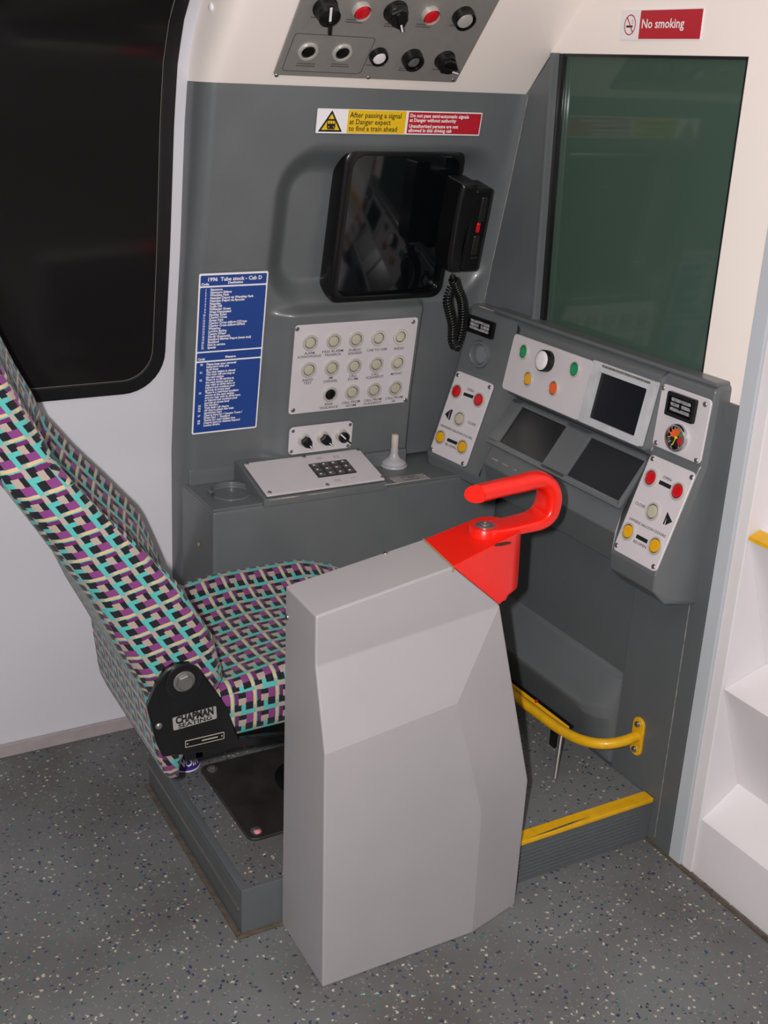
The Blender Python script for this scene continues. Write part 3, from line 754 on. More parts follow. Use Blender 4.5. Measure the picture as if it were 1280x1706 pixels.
def ymat(px, py, y): return Matrix.Translation(P(px, py, 'y', y)-Vector(seat.location)) @ Matrix.Rotation(math.pi/2, 4, 'X')
mk('pivot_bolt', tr(cat_(lathe([(.022, 0), (.022, .003), (.019, .0045), (.016, .0045)], 24), tr(lathe([(.0165, .004), (.0165, .011), (.0145, .013)], 6), Matrix.Rotation(.25, 4, 'Z'))), ymat(306, 1134, YB)), STEEL, br, smooth=True)
mk('pivot_collar', tr(lathe([(.036, 0), (.036, .0025), (.033, .004), (.024, .004)], 32), ymat(306, 1134, YB+.0005)), BLACKM, br, smooth=True)
mk('rivet', tr(lathe([(.007, 0), (.006, .002), (.003, .0035)], 14), ymat(265, 1210, YB)), STEEL, br, smooth=True)
# maker's plaque and small strip
XD = Vector((1, 0, 0)); ZD = Vector((0, 0, -1))
def plaque(q, y):
    c = [P(a, b, 'y', y) for a, b in q]; u = (c[1]-c[0]+c[2]-c[3]); vv = (c[3]-c[0]+c[2]-c[1])
    return frame(sum(c, Vector())/4-Vector(seat.location), u, vv), u.length/2, vv.length/2
M_, w_, h_ = plaque([(286, 1196), (360, 1176), (361, 1196), (290, 1217)], YB-.0005)
pq = mk('maker_plaque', tr(prism(rrect(w_, h_, .003), 0, .0012), M_), mat('silver_plaque', (165, 163, 160), .4, metal=.3), br)
mk('lettering', tr(cat_(text('CHAPMAN', h_*.78, 0, h_*.19, 'CENTER', .0011, w_*.92/(h_*.78*5.1), .0016, va='CENTER'), text('SEATING', h_*.44, 0, -h_*.30, 'CENTER', .0003, w_*.84/(h_*.44*4.3), .0016, va='CENTER')), M_), INKK, pq)
M_, w_, h_ = plaque([(309, 1234), (374, 1219), (373, 1230), (308, 1246)], YB-.0005)
pq2 = mk('number_strip', tr(cat_(mi(ringprism(rrect(w_, h_, .001, 2), rrect(w_*.97, h_*.84, .001, 2), 0, .0012), 1), mi(prism(rrect(w_*.98, h_*.86, .001, 2), 0, .0008), 0), mi(tr(lathe([(.0018, 0), (.0014, .0014)], 8), (-w_*.44, 0, 0)), 1), mi(tr(lathe([(.0018, 0), (.0014, .0014)], 8), (w_*.44, 0, 0)), 1),
   mi(tr(box(-.006, .026, -.0012, .0012, 0, .0011), (0, 0, 0)), 1)), M_), [BLACKP, mat('strip_grey', (170, 165, 150), .5)], br)
mk('base_frame', rel(cat_(box(.66, 1.17, 1.84, 1.87, .385, .42), box(.66, 1.17, 2.24, 2.27, .385, .42), box(.64, .68, 1.84, 2.27, .385, .42), box(1.14, 1.17, 1.84, 2.27, .385, .42), box(.80, 1.14, 1.90, 2.21, .372, .400)), seat), BLACKM, seat, bevel=.003)
mk('pedestal', tr(lathe([(.075, 0), (.075, .006), (.060, .010), (.050, .012), (.050, .165), (.058, .168), (.058, .26)], 32), (.02, 0, 0)), BLACKM, seat, smooth=True)

# paper cup lying under the seat
cp = P(309, 1287, 'z', PZ); cpm = thing('paper_cup', 'purple and white paper cup standing on the platform under the seat', 'cup', (cp.x+.012, cp.y+.03, PZ))
RC = .034
mk('cup', lathe([(RC*.93, 0), (RC*.95, .004), (RC, .07), (RC*1.05, .072), (RC*1.05, .075), (RC*.96, .075), (RC*.9, .01)], 32), PURP, cpm, smooth=True)
mk('base_rim', lathe([(RC*.965, 0), (RC*.975, .003), (RC*.95, .0035)], 32), WHITE, cpm, smooth=True)
tv, tf = text('NOIR', .029, 0, 0, 'CENTER', .0008, .72, 0)
va_ = math.radians(-96)
mk('lettering', ([((RC*1.012)*math.cos(va_+x/RC), (RC*1.012)*math.sin(va_+x/RC), .017+y) for x, y, z in tv], tf), WHITE, cpm)

# ================================================================== CONTROL PANELS ON THE SIDE CONSOLE
XU = Vector((1, 0, 0)); YU = Vector((0, -1, 0))
def leanv(deg): return Vector((0, math.sin(math.radians(deg)), -math.cos(math.radians(deg))))
# block face of the moulding at x = 1.3
def surf(x, z): return Vector((x, side_y(x, z), z))
la = math.degrees(math.atan2(side_y(1.3, .86)-side_y(1.3, 1.06), .20))
bpn = Panel('communication_panel', 'pale plate with fourteen round buttons in three rows below the monitor', 'control panel', [(488.5, 540.7), (692.6, 529.2), (681, 669.6), (482.6, 688.3)], surf(1.3, .96)+Vector((0, -.003, 0)), XU, leanv(la))
bpn.plate(PLATE)
bpn.screws([(494, 547), (687, 535), (674, 665), (487, 682)])
def zz(x, y): return 480+x/5.818, 530+y/5.818
B14 = [(205, 229), (432, 214), (650, 198), (866, 184), (1077, 171), (190, 491), (414, 473), (631, 456), (845, 438), (1052, 423), (398, 728), (610, 707), (822, 687), (1029, 668)]
for i, (a, b) in enumerate(B14):
    bpn.button(*zz(a, b), .0205, .0125, LENSK if i == 10 else LENSC, sunk=True)
T14 = [('ALARM', 200, 333), ('ACKNOWLEDGE', 198, 365), ('PASS ALARM', 424, 314), ('TALKBACK', 424, 347), ('PUBLIC', 640, 301), ('ADDRESS', 640, 333), ('CAB TO CAB', 853, 300), ('RADIO', 1068, 287),
       ('RADIO', 182, 591), ('TEST', 182, 622), ('IM', 405, 572), ('CHANNEL', 402, 603), ('CALL', 619, 552), ('SC/IM', 619, 583), ('CALL', 834, 535), ('SCA/DEPOT', 832, 565), ('MAYDAY', 1042, 531),
       ('REAR', 385, 826), ('VIGILANCE', 385, 857), ('CALL FROM', 601, 806), ('SC/IM', 601, 838), ('CALL FROM', 812, 784), ('SCA/DEPOT', 810, 816), ('CALL FROM', 1018, 764), ('IA', 1012, 795)]
bpn.letter([(t, *zz(a, b), 3.9, .06, 3.5*len(t)-1) for t, a, b in T14], INK)

sw = Panel('switch_panel', 'small pale plate with three black rotary switches above the desk', 'control panel', [(482, 712), (587.5, 700), (584, 745), (479, 757)], surf(1.25, .79)+Vector((0, -.004, 0)), XU, leanv(6))
sw.plate(PLATE, r=.012); sw.screws([(487, 717), (582, 706), (578, 741), (484, 751)], .0045)
def rotary(pn, x, y, r, ang, pointer='wedge', h=.022, dark=BLACKP, skirt=METAL):
    cx, cy = pn.L(x, y)
    o = mk('rotary_switch', tr(lathe([(r*1.12, 0), (r*1.12, .003), (r, .005), (r, h*.62), (r*.94, h*.7)], 24), (cx, cy, pn.t)), [skirt], pn.root, smooth=True)
    R_ = Matrix.Translation((cx, cy, pn.t)) @ Matrix.Rotation(ang, 4, 'Z')
    if pointer == 'wedge':
        poly = [(-r*.9, -r*.5), (-r*.4, -r*.85), (r*.5, -r*.75), (r*1.35, -r*.1), (r*1.35, r*.1), (r*.5, r*.75), (-r*.4, r*.85), (-r*.9, r*.5)]
        mk('knob', tr(cat_(prism(poly, h*.6, h*1.15, .002), box(-r*.8, r*1.25, -r*.16, r*.16, h*1.1, h*1.45)), R_), dark, o, bevel=.001)
        mk('pointer_mark', tr(box(r*.35, r*1.2, -r*.08, r*.08, h*1.45, h*1.47), R_), WHITE, o)
    else:
        mk('knob', tr(lathe([(r*.95, h*.6), (r*.95, h*1.0), (r*.8, h*1.08)], 20), R_), dark, o, smooth=True)
        mk('pointer_mark', tr(box(-r*1.2, r*.2, -r*.1, r*.1, h*1.08, h*1.12), R_), WHITE, o)
        mk('lever', tr(box(r*.2, r*1.5, -r*.13, r*.13, h*1.02, h*1.3), R_), dark, o, bevel=.001)
    return o
rotary(sw, 504.5, 731, .0150, -.9); rotary(sw, 536.5, 727, .0150, -.75); rotary(sw, 566.5, 723, .0150, -.75, 'lever')

kp = Panel('keypad_panel', 'sloping pale plate with a small black keypad on the desk', 'control panel', [(404.5, 775.5), (597, 751), (643, 801.5), (446, 828.5)], Vector((1.2, 2.44, .7145)), XU, Vector((0, -1, -.2486)), off=.002)
kp.plate(PLATE, r=.004); kp.screws([(411, 776), (506, 764.5), (596, 753), (637, 798), (545, 811), (449, 824)], .0052)
def kz(x, y): return 400+x/3.765, 700+y/3.765
kq = [kp.L(*kz(*a)) for a in ((437, 287), (653, 262), (719, 347), (503, 377))]
kx, ky = sum(a[0] for a in kq)/4, sum(a[1] for a in kq)/4
kw, kh = .106, .062
kb = mk('keypad', tr(prism(rrect(kw, kh, .002, 2), 0, .002), (kx, ky, kp.t)), mat('keypad_black', (52, 52, 52), .4), kp.root)
for i in range(4):
    for j in range(3):
        mk('key', tr(cat_(mi(prism(rrect(kw/4*.74, kh/3*.68, .002, 3), 0, .0035, .001), 0), mi(box(-.006, -.001, -.0035, .0005, .0035, .0037), 1)), (kx-kw/2+kw*(i+.5)/4, ky-kh/2+kh*(j+.5)/3, kp.t+.002)), [mat('key_grey', (104, 104, 102), .3, metal=.5), WHITE], kb)
def ticks(pn, items, mt=INK):
    """illegible engraved captions: short rows of strokes"""
    parts = []
    for x, y, nrow, wid in items:
        cx, cy = pn.L(x, y)
        for r_ in range(nrow):
            u = -wid/2
            while u < wid/2:
                l = random.uniform(.0012, .0022); parts.append(box(cx+u, cx+u+l, cy-r_*.006-.0014, cy-r_*.006+.0014, pn.t, pn.t+.0003)); u += l+.0012
    mk('engraved_caption', cat_(*parts), mt, pn.root)
ticks(kp, [(*kz(492, 248), 2, .016), (*kz(598, 238), 2, .016), (*kz(607, 385), 2, .016), (*kz(708, 372), 1, .014)], mat('pale_ink', (140, 136, 136), .6))

# joystick stub, small caption plate
jb = P(659, 779, 'z', DZ); js = thing('joystick', 'pale grey stub lever on a bell-shaped rubber boot at the end of the desk', 'joystick', (jb.x+.002, jb.y+.012, DZ))
mk('boot', lathe([(.034, 0), (.0355, .003), (.0345, .006), (.0315, .007), (.0325, .010), (.0305, .014), (.024, .019), (.016, .024), (.0118, .031), (.0105, .038)], 30), LIGHTG, js, smooth=True)
mk('stem', tr(lathe([(.009, .032), (.0095, .055), (.0098, .056), (.0098, .084), (.0085, .087), (.004, .0875)], 20), (0, 0, 0)), mat('joystick_cream', (196, 186, 180), .4), js, smooth=True)
mk('stem_neck', lathe([(.0108, .030), (.0108, .046), (.0098, .05)], 20), LIGHTG, js, smooth=True)
cpn = Panel('caption_plate', 'small narrow engraved plate on the desk beside the stub lever', 'plate', [(650, 797.5), (703, 790), (718, 797), (661, 807)], Vector((1.4, 2.43, DZ)), XU, YU)
cpn.plate(mat('caption_metal', (176, 172, 168), .4, metal=.3), t=.0015, r=.003)
cpn.screws([(657, 801), (708, 794)], .003)
x_, y_ = cpn.L(684, 799)
mk('engraved_mark', cat_(ringprism([(a*.85*cpn.w/.1*.3*.1/.1+0, b) for a, b in rrect(.17, cpn.h*.62, .003, 2)], [(a*.85*cpn.w/.1*.3*.1/.1, b) for a, b in rrect(.162, cpn.h*.5, .003, 2)], .0015, .0018)), INK, cpn.root)
ticks(cpn, [(684, 796.5, 2, .016)])

# blue code card
bc = Panel('code_card', 'blue card of white destination and message codes on the grey wall', 'sign', [(333.5, 456), (447.5, 451), (426.4, 712.4), (317.5, 723.5)], Vector((1.02, min(G(.8+.4*k/20)+(k/20-.5)*.4*math.tan(math.radians(9.6)) for k in range(21))-.004, 1.0)), XU, leanv(9.6))
W_, H_ = bc.w, bc.h
bc.t = .001
mk('card', prism(rrect(W_, H_, .004), -.001, .001), WHITE, bc.root)
bd = .0035; hh = H_
def cardpanel(v0, v1): return tr(prism(rrect(W_-2*bd, (v1-v0)*hh, .002, 2), .0005, .0013), (0, hh/2-(v0+v1)/2*hh, 0))
mk('blue_field', cat_(cardpanel(.011, .072), cardpanel(.082, .468), cardpanel(.477, .527), cardpanel(.537, .99)), BLUE, bc.root)
def cy(t): return hh/2-t*hh
dest = ['Stanmore', 'Stanmore Sidings', 'Wembley Park', 'Neasden Depot via Wembley Park', 'Neasden Depot via flyunder', 'Neasden', 'Dollis Hill', 'Willesden Green', 'West Hampstead', 'Finchley Road', 'Charing Cross', 'Green Park', 'Charing Cross sidings-C/Cross', 'Charing Cross sidings-G/Park', 'Waterloo', 'London Bridge', 'Canary Wharf', 'North Greenwich', 'Stratford Market Depot (west end)', 'Stratford', 'Not in service', 'Special']
msg = [('00', 'Please keep your personal'), ('', 'belongings with you'), ('', 'at all times'), ('01', 'The next station is closed'), ('', 'This train will not stop at'), ('', 'the next station'), ('02', 'There is no lift service at'), ('', 'the next station and you'), ('', 'may wish to alight here or'), ('', 'beyond and continue your'), ('', 'journey at street level'), ('03', 'There is a restricted escalator'), ('', 'service at the next station'), ('', 'and you may wish to alight here'), ('', 'or beyond and continue your'), ('', 'journey at street level'), ('04', 'No Smoking'), ('05', 'Train fault / all change'), ('06', 'All change please this train'), ('', 'terminates here'), ('07', 'Change here for / Canning Town /'), ('', 'West Ham  /  Stratford'), ('08', 'Thanks for using Jubilee Line'), ('09', 'Change here for stations beyond'), ('', 'London Bridge')]
L0 = -W_/2
parts = [text('1996  Tube stock - Cab D', .0125, .002, cy(.045), 'CENTER', .00035, 1.0, .0016), text('Code', .0078, L0+.006, cy(.067), 'LEFT', .0003, 1, .0016), text('Destination', .0078, .004, cy(.063), 'CENTER', .0003, 1, .0016),
         text('Code', .0078, L0+.006, cy(.521), 'LEFT', .0003, 1, .0016), text('Message', .0078, .003, cy(.517), 'CENTER', .0003, 1, .0016)]
for i, s_ in enumerate(dest):
    t = .101+i*.0167
    parts += [text(s_, .0078, L0+.028, cy(t), 'LEFT', .00028, .96, .0016), text(str(i+1), .0068, L0+.019, cy(t), 'RIGHT', .0002, .9, .0016)]
for i, (a, b) in enumerate(msg):
    t = .556+i*.0165
    parts.append(text(b, .0076, L0+.028, cy(t), 'LEFT', .00028, .92, .0016))
    if a: parts.append(text(a, .0072, L0+.019, cy(t), 'RIGHT', .0002, .9, .0016))
mk('lettering', cat_(*parts), WHITE, bc.root)

# yellow and red warning sticker
ws = Panel('signal_warning_sticker', 'long white, yellow and red warning sticker with triangle above the monitor', 'sign', [(528, 180.5), (802.5, 187.5), (799, 225.5), (526.5, 221.5)], surf(1.35, 1.545)+Vector((0, -.003, 0)), XU, leanv(10))
ws.t = .0008
mk('backing', prism(rrect(ws.w, ws.h, .0015, 2), -.001, .0008), WHITE, ws.root)
ww, wh = ws.w, ws.h
def wx(t): return -ww/2+t*ww
mk('yellow_field', tr(prism(rrect(ww*.345, wh*.96, .001, 2), .0004, .0011), (wx(.349), 0, 0)), SYEL, ws.root)
mk('red_field', tr(prism(rrect(ww*.458, wh*.90, .001, 2), .0004, .0011), (wx(.765), 0, 0)), SRED, ws.root)
tri = [(wx(.012), -wh*.44), (wx(.150), -wh*.44), (wx(.083), wh*.44)]
def tri_in(d): return inset(tri, d)
pict = mk('warning_triangle', cat_(mi(prism(tri, .0006, .0012), 0), mi(prism(tri_in(.0040), .0008, .0016), 1)), [INKK, SYEL], ws.root)
tx, ty = wx(.083), -wh*.12
mk('train_pictogram', cat_(mi(tr(prism(rrect(.0205, .0215, .004, 3), .0016, .0019), (tx, ty, 0)), 0), mi(tr(prism(rrect(.0048, .0065, .001, 2), .0019, .0022), (tx-.006, ty+.004, 0)), 1), mi(tr(prism(rrect(.0048, .0065, .001, 2), .0019, .0022), (tx, ty+.004, 0)), 1), mi(tr(prism(rrect(.0048, .0065, .001, 2), .0019, .0022), (tx+.006, ty+.004, 0)), 1),
   mi(tr(prism(rrect(.003, .002, .0005, 2), .0019, .0022), (tx-.006, ty-.006, 0)), 1), mi(tr(prism(rrect(.003, .002, .0005, 2), .0019, .0022), (tx+.006, ty-.006, 0)), 1), mi(tr(prism(rrect(.02, .002, .0005, 2), .0016, .0019), (tx, ty-.013, 0)), 0)), [INKK, SYEL], pict)
def fit(s_, size, x, y, wid, fat, z=.0014):
    vf = text(s_, size, 0, 0, 'LEFT', fat, 1, z); mx = max(a[0] for a in vf[0]); k = wid/mx
    return [(x+a[0]*k, y+a[1], a[2]) for a in vf[0]], vf[1]
mk('black_lettering', cat_(fit('After passing a signal', .0160, wx(.187), wh*.17, ww*.305, .0002), fit('at Danger expect', .0160, wx(.187), -wh*.11, ww*.245, .0002), fit('to find a train ahead', .0160, wx(.187), -wh*.385, ww*.288, .0002)), INKK, ws.root)
mk('white_lettering', cat_(fit('Do not pass semi-automatic signals', .0108, wx(.545), wh*.24, ww*.37, .0003), fit('at Danger without authority', .0108, wx(.545), wh*.05, ww*.292, .0003), fit('Unauthorised persons are not', .0108, wx(.545), -wh*.2, ww*.31, .0003), fit('allowed in this driving cab', .0108, wx(.545), -wh*.385, ww*.272, .0003)), WHITE, ws.root)

# monitor in its recess
mp0 = Vector((1.4, G(1.30)+.006, 1.30))
mo = Panel('monitor', 'dark glossy monitor with thick black rounded bezel in the grey recess', 'monitor', [(577, 244), (777, 250), (738, 496), (545, 508)], mp0, XU, leanv(12))
mw, mh = mo.w, mo.h
outer = rrect(mw, mh, .032, 6); inner = [(a*(mw-.042)/mw+.004, b*(mh-.040)/mh) for a, b in outer]
def ringdeep(o_, i_, z0, z1, zi):
    n = len(o_); v, f = [], []
    o2 = inset(o_, .006); i2 = inset(i_, -.002)
    for p, z in ((o_, z0), (o_, z1-.006), (o2, z1), (i2, z1), (i_, zi)): v += [(a[0], a[1], z) for a in p]
    for i in range(4):
        for k in range(n): f.append((i*n+k, i*n+(k+1) % n, (i+1)*n+(k+1) % n, (i+1)*n+k))
    f.append(tuple(range(n))[::-1]); return v, f
mk('bezel', ringdeep(outer, inner, -.052, .0, -.014), BLACKP, mo.root, smooth=True, autos=.8)
gx, gy = (max(a[0] for a in inner)-min(a[0] for a in inner)), (max(a[1] for a in inner)-min(a[1] for a in inner)); v, f = [], []
for j in range(15):
    for i in range(15):
        a, b = i/14-.5, j/14-.5; v.append((a*gx*1.02+.004, b*gy*1.02, -.003-.030*(a*a+b*b)))
f = [(j*15+i, j*15+i+1, (j+1)*15+i+1, (j+1)*15+i) for j in range(14) for i in range(14)]
mk('screen', (v, f), SCREEN, mo.root, smooth=True)

# handset on its cradle in the corner, coiled cord
hl = leanv(12.5)
hM = frame(Vector((1.65, 2.365, 1.40)), XU, hl)
c1 = [P(a, b, 'y', 2.345) for a, b in ((778, 292), (820, 307), (796, 452), (772, 455))]
hs_ = thing('handset_cradle', 'black telephone cradle with red button in the console corner', 'cradle', M=frame((c1[1]+c1[2])/2+Vector((-.02, .035, 0)), XU, hl))
HH = (c1[2]-c1[1]).length
mk('cradle', tr(prism(rrect(.052, HH, .008, 3), -.035, .035, .006), (0, 0, 0)), BLACKP, hs_, bevel=.002)
mk('cradle_recess', cat_(tr(prism(rrect(.017, HH*.30, .003, 3), .033, .038, .002), (.004, HH*.26, 0)), tr(prism(rrect(.017, HH*.24, .003, 3), .033, .037, .002), (.002, -HH*.17, 0)), tr(prism(rrect(.017, .006, .001, 2), .033, .04, .001), (.002, -HH*.315, 0))), mat('black_plastic_worn', (34, 32, 32), .3), hs_, smooth=True, autos=.5)
mk('button', tr(prism(rrect(.0095, .024, .003, 3), .033, .040, .002), (-.001, HH*.05, 0)), LENSR, hs_, smooth=True, autos=.5)
c2 = [P(a, b, 'y', 2.33) for a, b in ((768, 300), (806, 322), (778, 462), (748, 456))]
he = thing('telephone_handset', 'black telephone handset hanging on the cradle beside the monitor', 'handset', M=frame((c2[0]+c2[3])/2+Vector((.026, .030, .004)), XU, hl))
H2 = (c2[3]-c2[0]).length
prof_ = [(-.030, H2/2), (.014, H2/2), (.018, H2*.30), (.016, H2*.05), (.006, -.0), (.004, -H2*.25), (.010, -H2*.36), (.008, -H2/2), (-.022, -H2/2), (-.031, -H2*.36), (-.034, H2*.1), (-.034, H2*.3)]
mk('grip', prism(prof_, -.030, .040, .007), BLACKP, he, bevel=.003)
cs_ = [P(a, b, 'y', yy) for a, b, yy in [(752, 458, 2.37), (760, 478, 2.385), (770, 505, 2.40), (770, 540, 2.41), (765, 566, 2.415), (759, 577, 2.412), (754, 566, 2.405), (754, 542, 2.40), (748, 515, 2.395), (746, 500, 2.39), (752, 482, 2.385), (764, 464, 2.38)]]
cpath = smoothpath(cs_, 46); hv_ = []
per = 9.2
L_ = [0]
for a, b in zip(cpath, cpath[1:]): L_.append(L_[-1]+(b-a).length)
coil = []
NT = int(L_[-1]/.0072)*9; j = 0
for i in range(NT+1):
    s_ = L_[-1]*i/NT
    while j < len(L_)-2 and L_[j+1] < s_: j += 1
    a, b = cpath[j], cpath[j+1]; t = (s_-L_[j])/max(1e-9, L_[j+1]-L_[j]); p = a+(b-a)*t; tg = (b-a).normalized()
    e1 = tg.cross(Vector((0, 1, 0))).normalized(); e2 = tg.cross(e1)
    an = 2*math.pi*i/9; rr = .0105 if .04 < i/NT < .93 else .003
    coil.append(p+e1*(rr*math.cos(an))+e2*(rr*math.sin(an)))
tag(mk('coiled_cord', sweep(coil, .0026, 6), mat('cord_black', (20, 20, 20), .25), smooth=True, autos=1.5), 'black coiled telephone cord hanging in a loop below the handset', 'cord')

# ================================================================== PANELS ON THE FRONT CONSOLE
tl = math.radians(19.6); DV = Vector((-math.sin(tl), 0, -math.cos(tl)))
def door_panel(name, label, q, p0, u, dv, Z, near):
    d = Panel(name, label, 'control panel', q, p0, u, dv)
    d.plate(PLATE, r=.010); d.screws([Z(*a) for a in near['screws']], .0055)
    for (a, b), l in zip(near['btn'], (LENSR, LENSR, LENSC, LENSY, LENSY)): d.button(*Z(a, b), .0195, .0135, l)
    parts = []
    for (a0, b0, a1, b1) in near['bars']:
        p, r_ = d.L(*Z(a0, b0)), d.L(*Z(a1, b1)); an = math.atan2(r_[1]-p[1], r_[0]-p[0]); ln = math.hypot(r_[0]-p[0], r_[1]-p[1])
        parts.append(tr(box(-ln/2, ln/2, -.0042, .0042, d.t, d.t+.0004), Matrix.Translation(((p[0]+r_[0])/2, (p[1]+r_[1])/2, 0)) @ Matrix.Rotation(an, 4, 'Z')))
    for pts in near['tri']:
        pp = [d.L(*Z(*a)) for a in pts]; parts.append(prism(pp, d.t, d.t+.0004))
    mk('marking', cat_(*parts), INKK, d.root)
    d.letter([(t, *Z(a, b), hgt, .06, wpx) for t, a, b, hgt, wpx in near['txt']], INK)
    return d
def Zo(x, y): return 1010+x/5.016, 620+y/5.016
def Zn(x, y): return 700+x/5.687, 500+y/5.687
off_ = dict(screws=[(404, 727), (731, 883), (102, 1450), (412, 1628)], btn=[(392, 888), (617, 1001), (408, 1170), (203, 1336), (428, 1456)],
   bars=[(459, 921, 555, 967), (268, 1372, 360, 1422)], tri=[[(531, 1180), (567, 1255), (508, 1283)], [(527, 1175), (536, 1180), (499, 1277), (489, 1272)]],
   txt=[('OPEN', 527, 895, 3.6, 15), ('CLOSE', 300, 1113, 3.6, 18), ('OFFSIDE SALOON DOORS', 357, 1300, 3.6, 68), ('RE-OPEN', 296, 1442, 3.6, 24)])
near_ = dict(screws=[(370, 712), (671, 828), (122, 1416), (417, 1550)], btn=[(363, 868), (571, 950), (390, 1128), (208, 1300), (415, 1393)],
   bars=[(425, 890, 520, 924), (270, 1322, 364, 1362)], tri=[[(299, 1040), (250, 1080), (274, 1130)], [(303, 1038), (323, 1043), (292, 1140), (280, 1135)]],
   txt=[('OPEN', 490, 858, 3.2, 12), ('CLOSE', 500, 1172, 3.2, 14), ('NEARSIDE SALOON DOORS', 355, 1250, 3.2, 57), ('RE-OPEN', 302, 1386, 3.2, 20)])
def csurf(x, z): return Vector((x, 1.7, z))
RBd = Vector((RB[5][0]-RB[4][0], 0, RB[5][1]-RB[4][1])).normalized()
door_panel('offside_door_panel', 'pale plate of offside saloon door buttons under the pressure gauge', [(1087, 756), (1162.5, 790), (1093.5, 956), (1024.5, 914)], Vector((RB[4][0]-.0025, 1.7, RB[4][1])), YU, RBd, Zo, off_)
ya, yb = secs[6], secs[7]
pa, pb, pc = Vector((ya[1][4][0], ya[0], ya[1][4][1])), Vector((yb[1][4][0], yb[0], yb[1][4][1])), Vector((ya[1][5][0], ya[0], ya[1][5][1]))
nn = (pa-pb).normalized(); nz_ = nn.cross(-(pc-pa)).normalized()
door_panel('nearside_door_panel', 'pale plate of nearside saloon door buttons in the console corner', [(765, 619), (825.5, 640), (777, 780), (716, 750)], pa+nz_*.0025, nn, pc-pa, Zn, near_)

# upper row: button plate and framed display
dt = math.atan2(MD[2][0]-MD[3][0], MD[2][1]-MD[3][1]); DD = Vector((-math.sin(dt), 0, -math.cos(dt)))
dp0 = Vector((MD[2][0]-.003, 2, MD[2][1]))
ip = Panel('indicator_panel', 'pale plate with green, amber, orange and white buttons under the windscreen', 'control panel', [(866, 560), (1000, 602), (966, 697), (838, 648)], dp0, YU, DD)
ip.plate(PLATE, t=.010, r=.010)
def Zd(x, y): return 860+x/5.12, 540+y/5.12
for a, b, l in ((100, 240, LENSG), (535, 390, LENSG), (137, 472, LENSY), (355, 552, LENSO)): ip.button(*Zd(a, b), .0185, .0132, l)
x_, y_ = ip.L(*Zd(300, 322))
ko = mk('push_button', tr(lathe([(.0255, 0), (.0255, .016), (.0245, .018), (.022, .018)], 32), (x_, y_, ip.t)), BLACKP, ip.root, smooth=True)
mk('lens', tr(lathe([(.0222, .012), (.0222, .0195), (.020, .021), (.012, .0225)], 32), (x_, y_, ip.t)), LENSW, ko, smooth=True)
ds = Panel('train_display', 'small black display in a scratched pale frame on the front console', 'display', [(1000, 602), (1101, 637), (1072, 747), (967, 698)], dp0, YU, DD)
dw, dh = ds.w, ds.h; ds.t = .012
so, si = rrect(dw, dh, .004, 3), [(a[0]*.78+.004, a[1]*.76-.002) for a in rrect(dw, dh, .004, 3)]
mk('frame', cat_(ringprism(so, si, 0, .012), ringprism(si, [(a*.97, b*.97) for a, b in si], .004, .0125)), mat('scratched_pale_frame', (192, 194, 198), .4, noise=(30, .12)), ds.root)
mk('screen', prism([(a*1.01, b*1.01) for a, b in si], 0, .005), SCREENB, ds.root)
mk('worn_edge', tr(box(-dw*.34, dw*.42, -.0025, .0025, .0118, .0124), (0, dh*.455, 0)), mat('bare_metal', (150, 148, 140), .5, metal=.5, noise=(200, .5)), ds.root)

# gauge plate on the right block
gd = Vector((RB[3][0]-RB[2][0], 0, RB[3][1]-RB[2][1])).normalized()
ga = Panel('gauge_panel', 'pale plate with black vent grille and round pressure gauge', 'control panel', [(1107, 637), (1187, 667), (1171, 776), (1090, 740)], Vector((RB[3][0]-.003, 1.7, RB[3][1])), YU, gd)
ga.plate(PLATE, r=.010); ga.screws([Zo(495, 130), Zo(845, 268), Zo(434, 588), Zo(770, 737)], .0055)
def vent(parent, cx, cy, w_, h_, z, angs=0):
    vo = mk('air_vent', tr(cat_(ringprism(rrect(w_, h_, .004, 3), rrect(w_-.014, h_-.016, .003, 3), 0, .008), prism(rrect(w_-.01, h_-.012, .003, 3), 0, .001)), (cx, cy, z)), BLACKP, parent, bevel=.0012)
    for i in range(3): mk('louvre', tr(box(-w_*.33, w_*.33, -.0034, .0034, -.001, .001), Matrix.Translation((cx, cy+h_*.22-i*h_*.2, z+.0065)) @ Matrix.Rotation(.25, 4, 'X')), mat('louvre_silver', (186, 186, 190), .35, metal=.3, noise=(110, .6)), vo)
    mk('louvre_tab', tr(box(-.003, .003, -h_*.16, h_*.16, 0, .006), (cx+w_*.02, cy+h_*.02, z+.004)), BLACKP, vo, bevel=.001)
x_, y_ = ga.L(*Zo(655, 292)); vent(ga.root, x_, y_, .082, .050, ga.t)
x_, y_ = ga.L(*Zo(617, 546)); g0 = Matrix.Translation((x_, y_, ga.t))
go = mk('pressure_gauge', tr(lathe([(.029, 0), (.029, .008), (.027, .012), (.024, .012), (.0225, .006), (.0225, .001)], 36, cap=False), g0), CHROME, ga.root, smooth=True)
mk('dial', tr(lathe([(.0228, .0005), (.0228, .004)], 32), g0), LENSK, go)
def sector(a0, a1, r0, r1, z): 
    k = 8; pts = [(r1*math.cos(math.radians(a0+(a1-a0)*i/k)), r1*math.sin(math.radians(a0+(a1-a0)*i/k))) for i in range(k+1)]+[(r0*math.cos(math.radians(a1-(a1-a0)*i/k)), r0*math.sin(math.radians(a1-(a1-a0)*i/k))) for i in range(k+1)]
    return prism(pts, z, z+.0004)
mk('orange_sector', tr(sector(60, 185, .002, .0185, .004), g0), LENSO, go); mk('red_sector', tr(sector(-60, 20, .006, .018, .004), g0), LENSR, go); mk('green_sector', tr(sector(22, 55, .008, .018, .004), g0), LENSG, go)
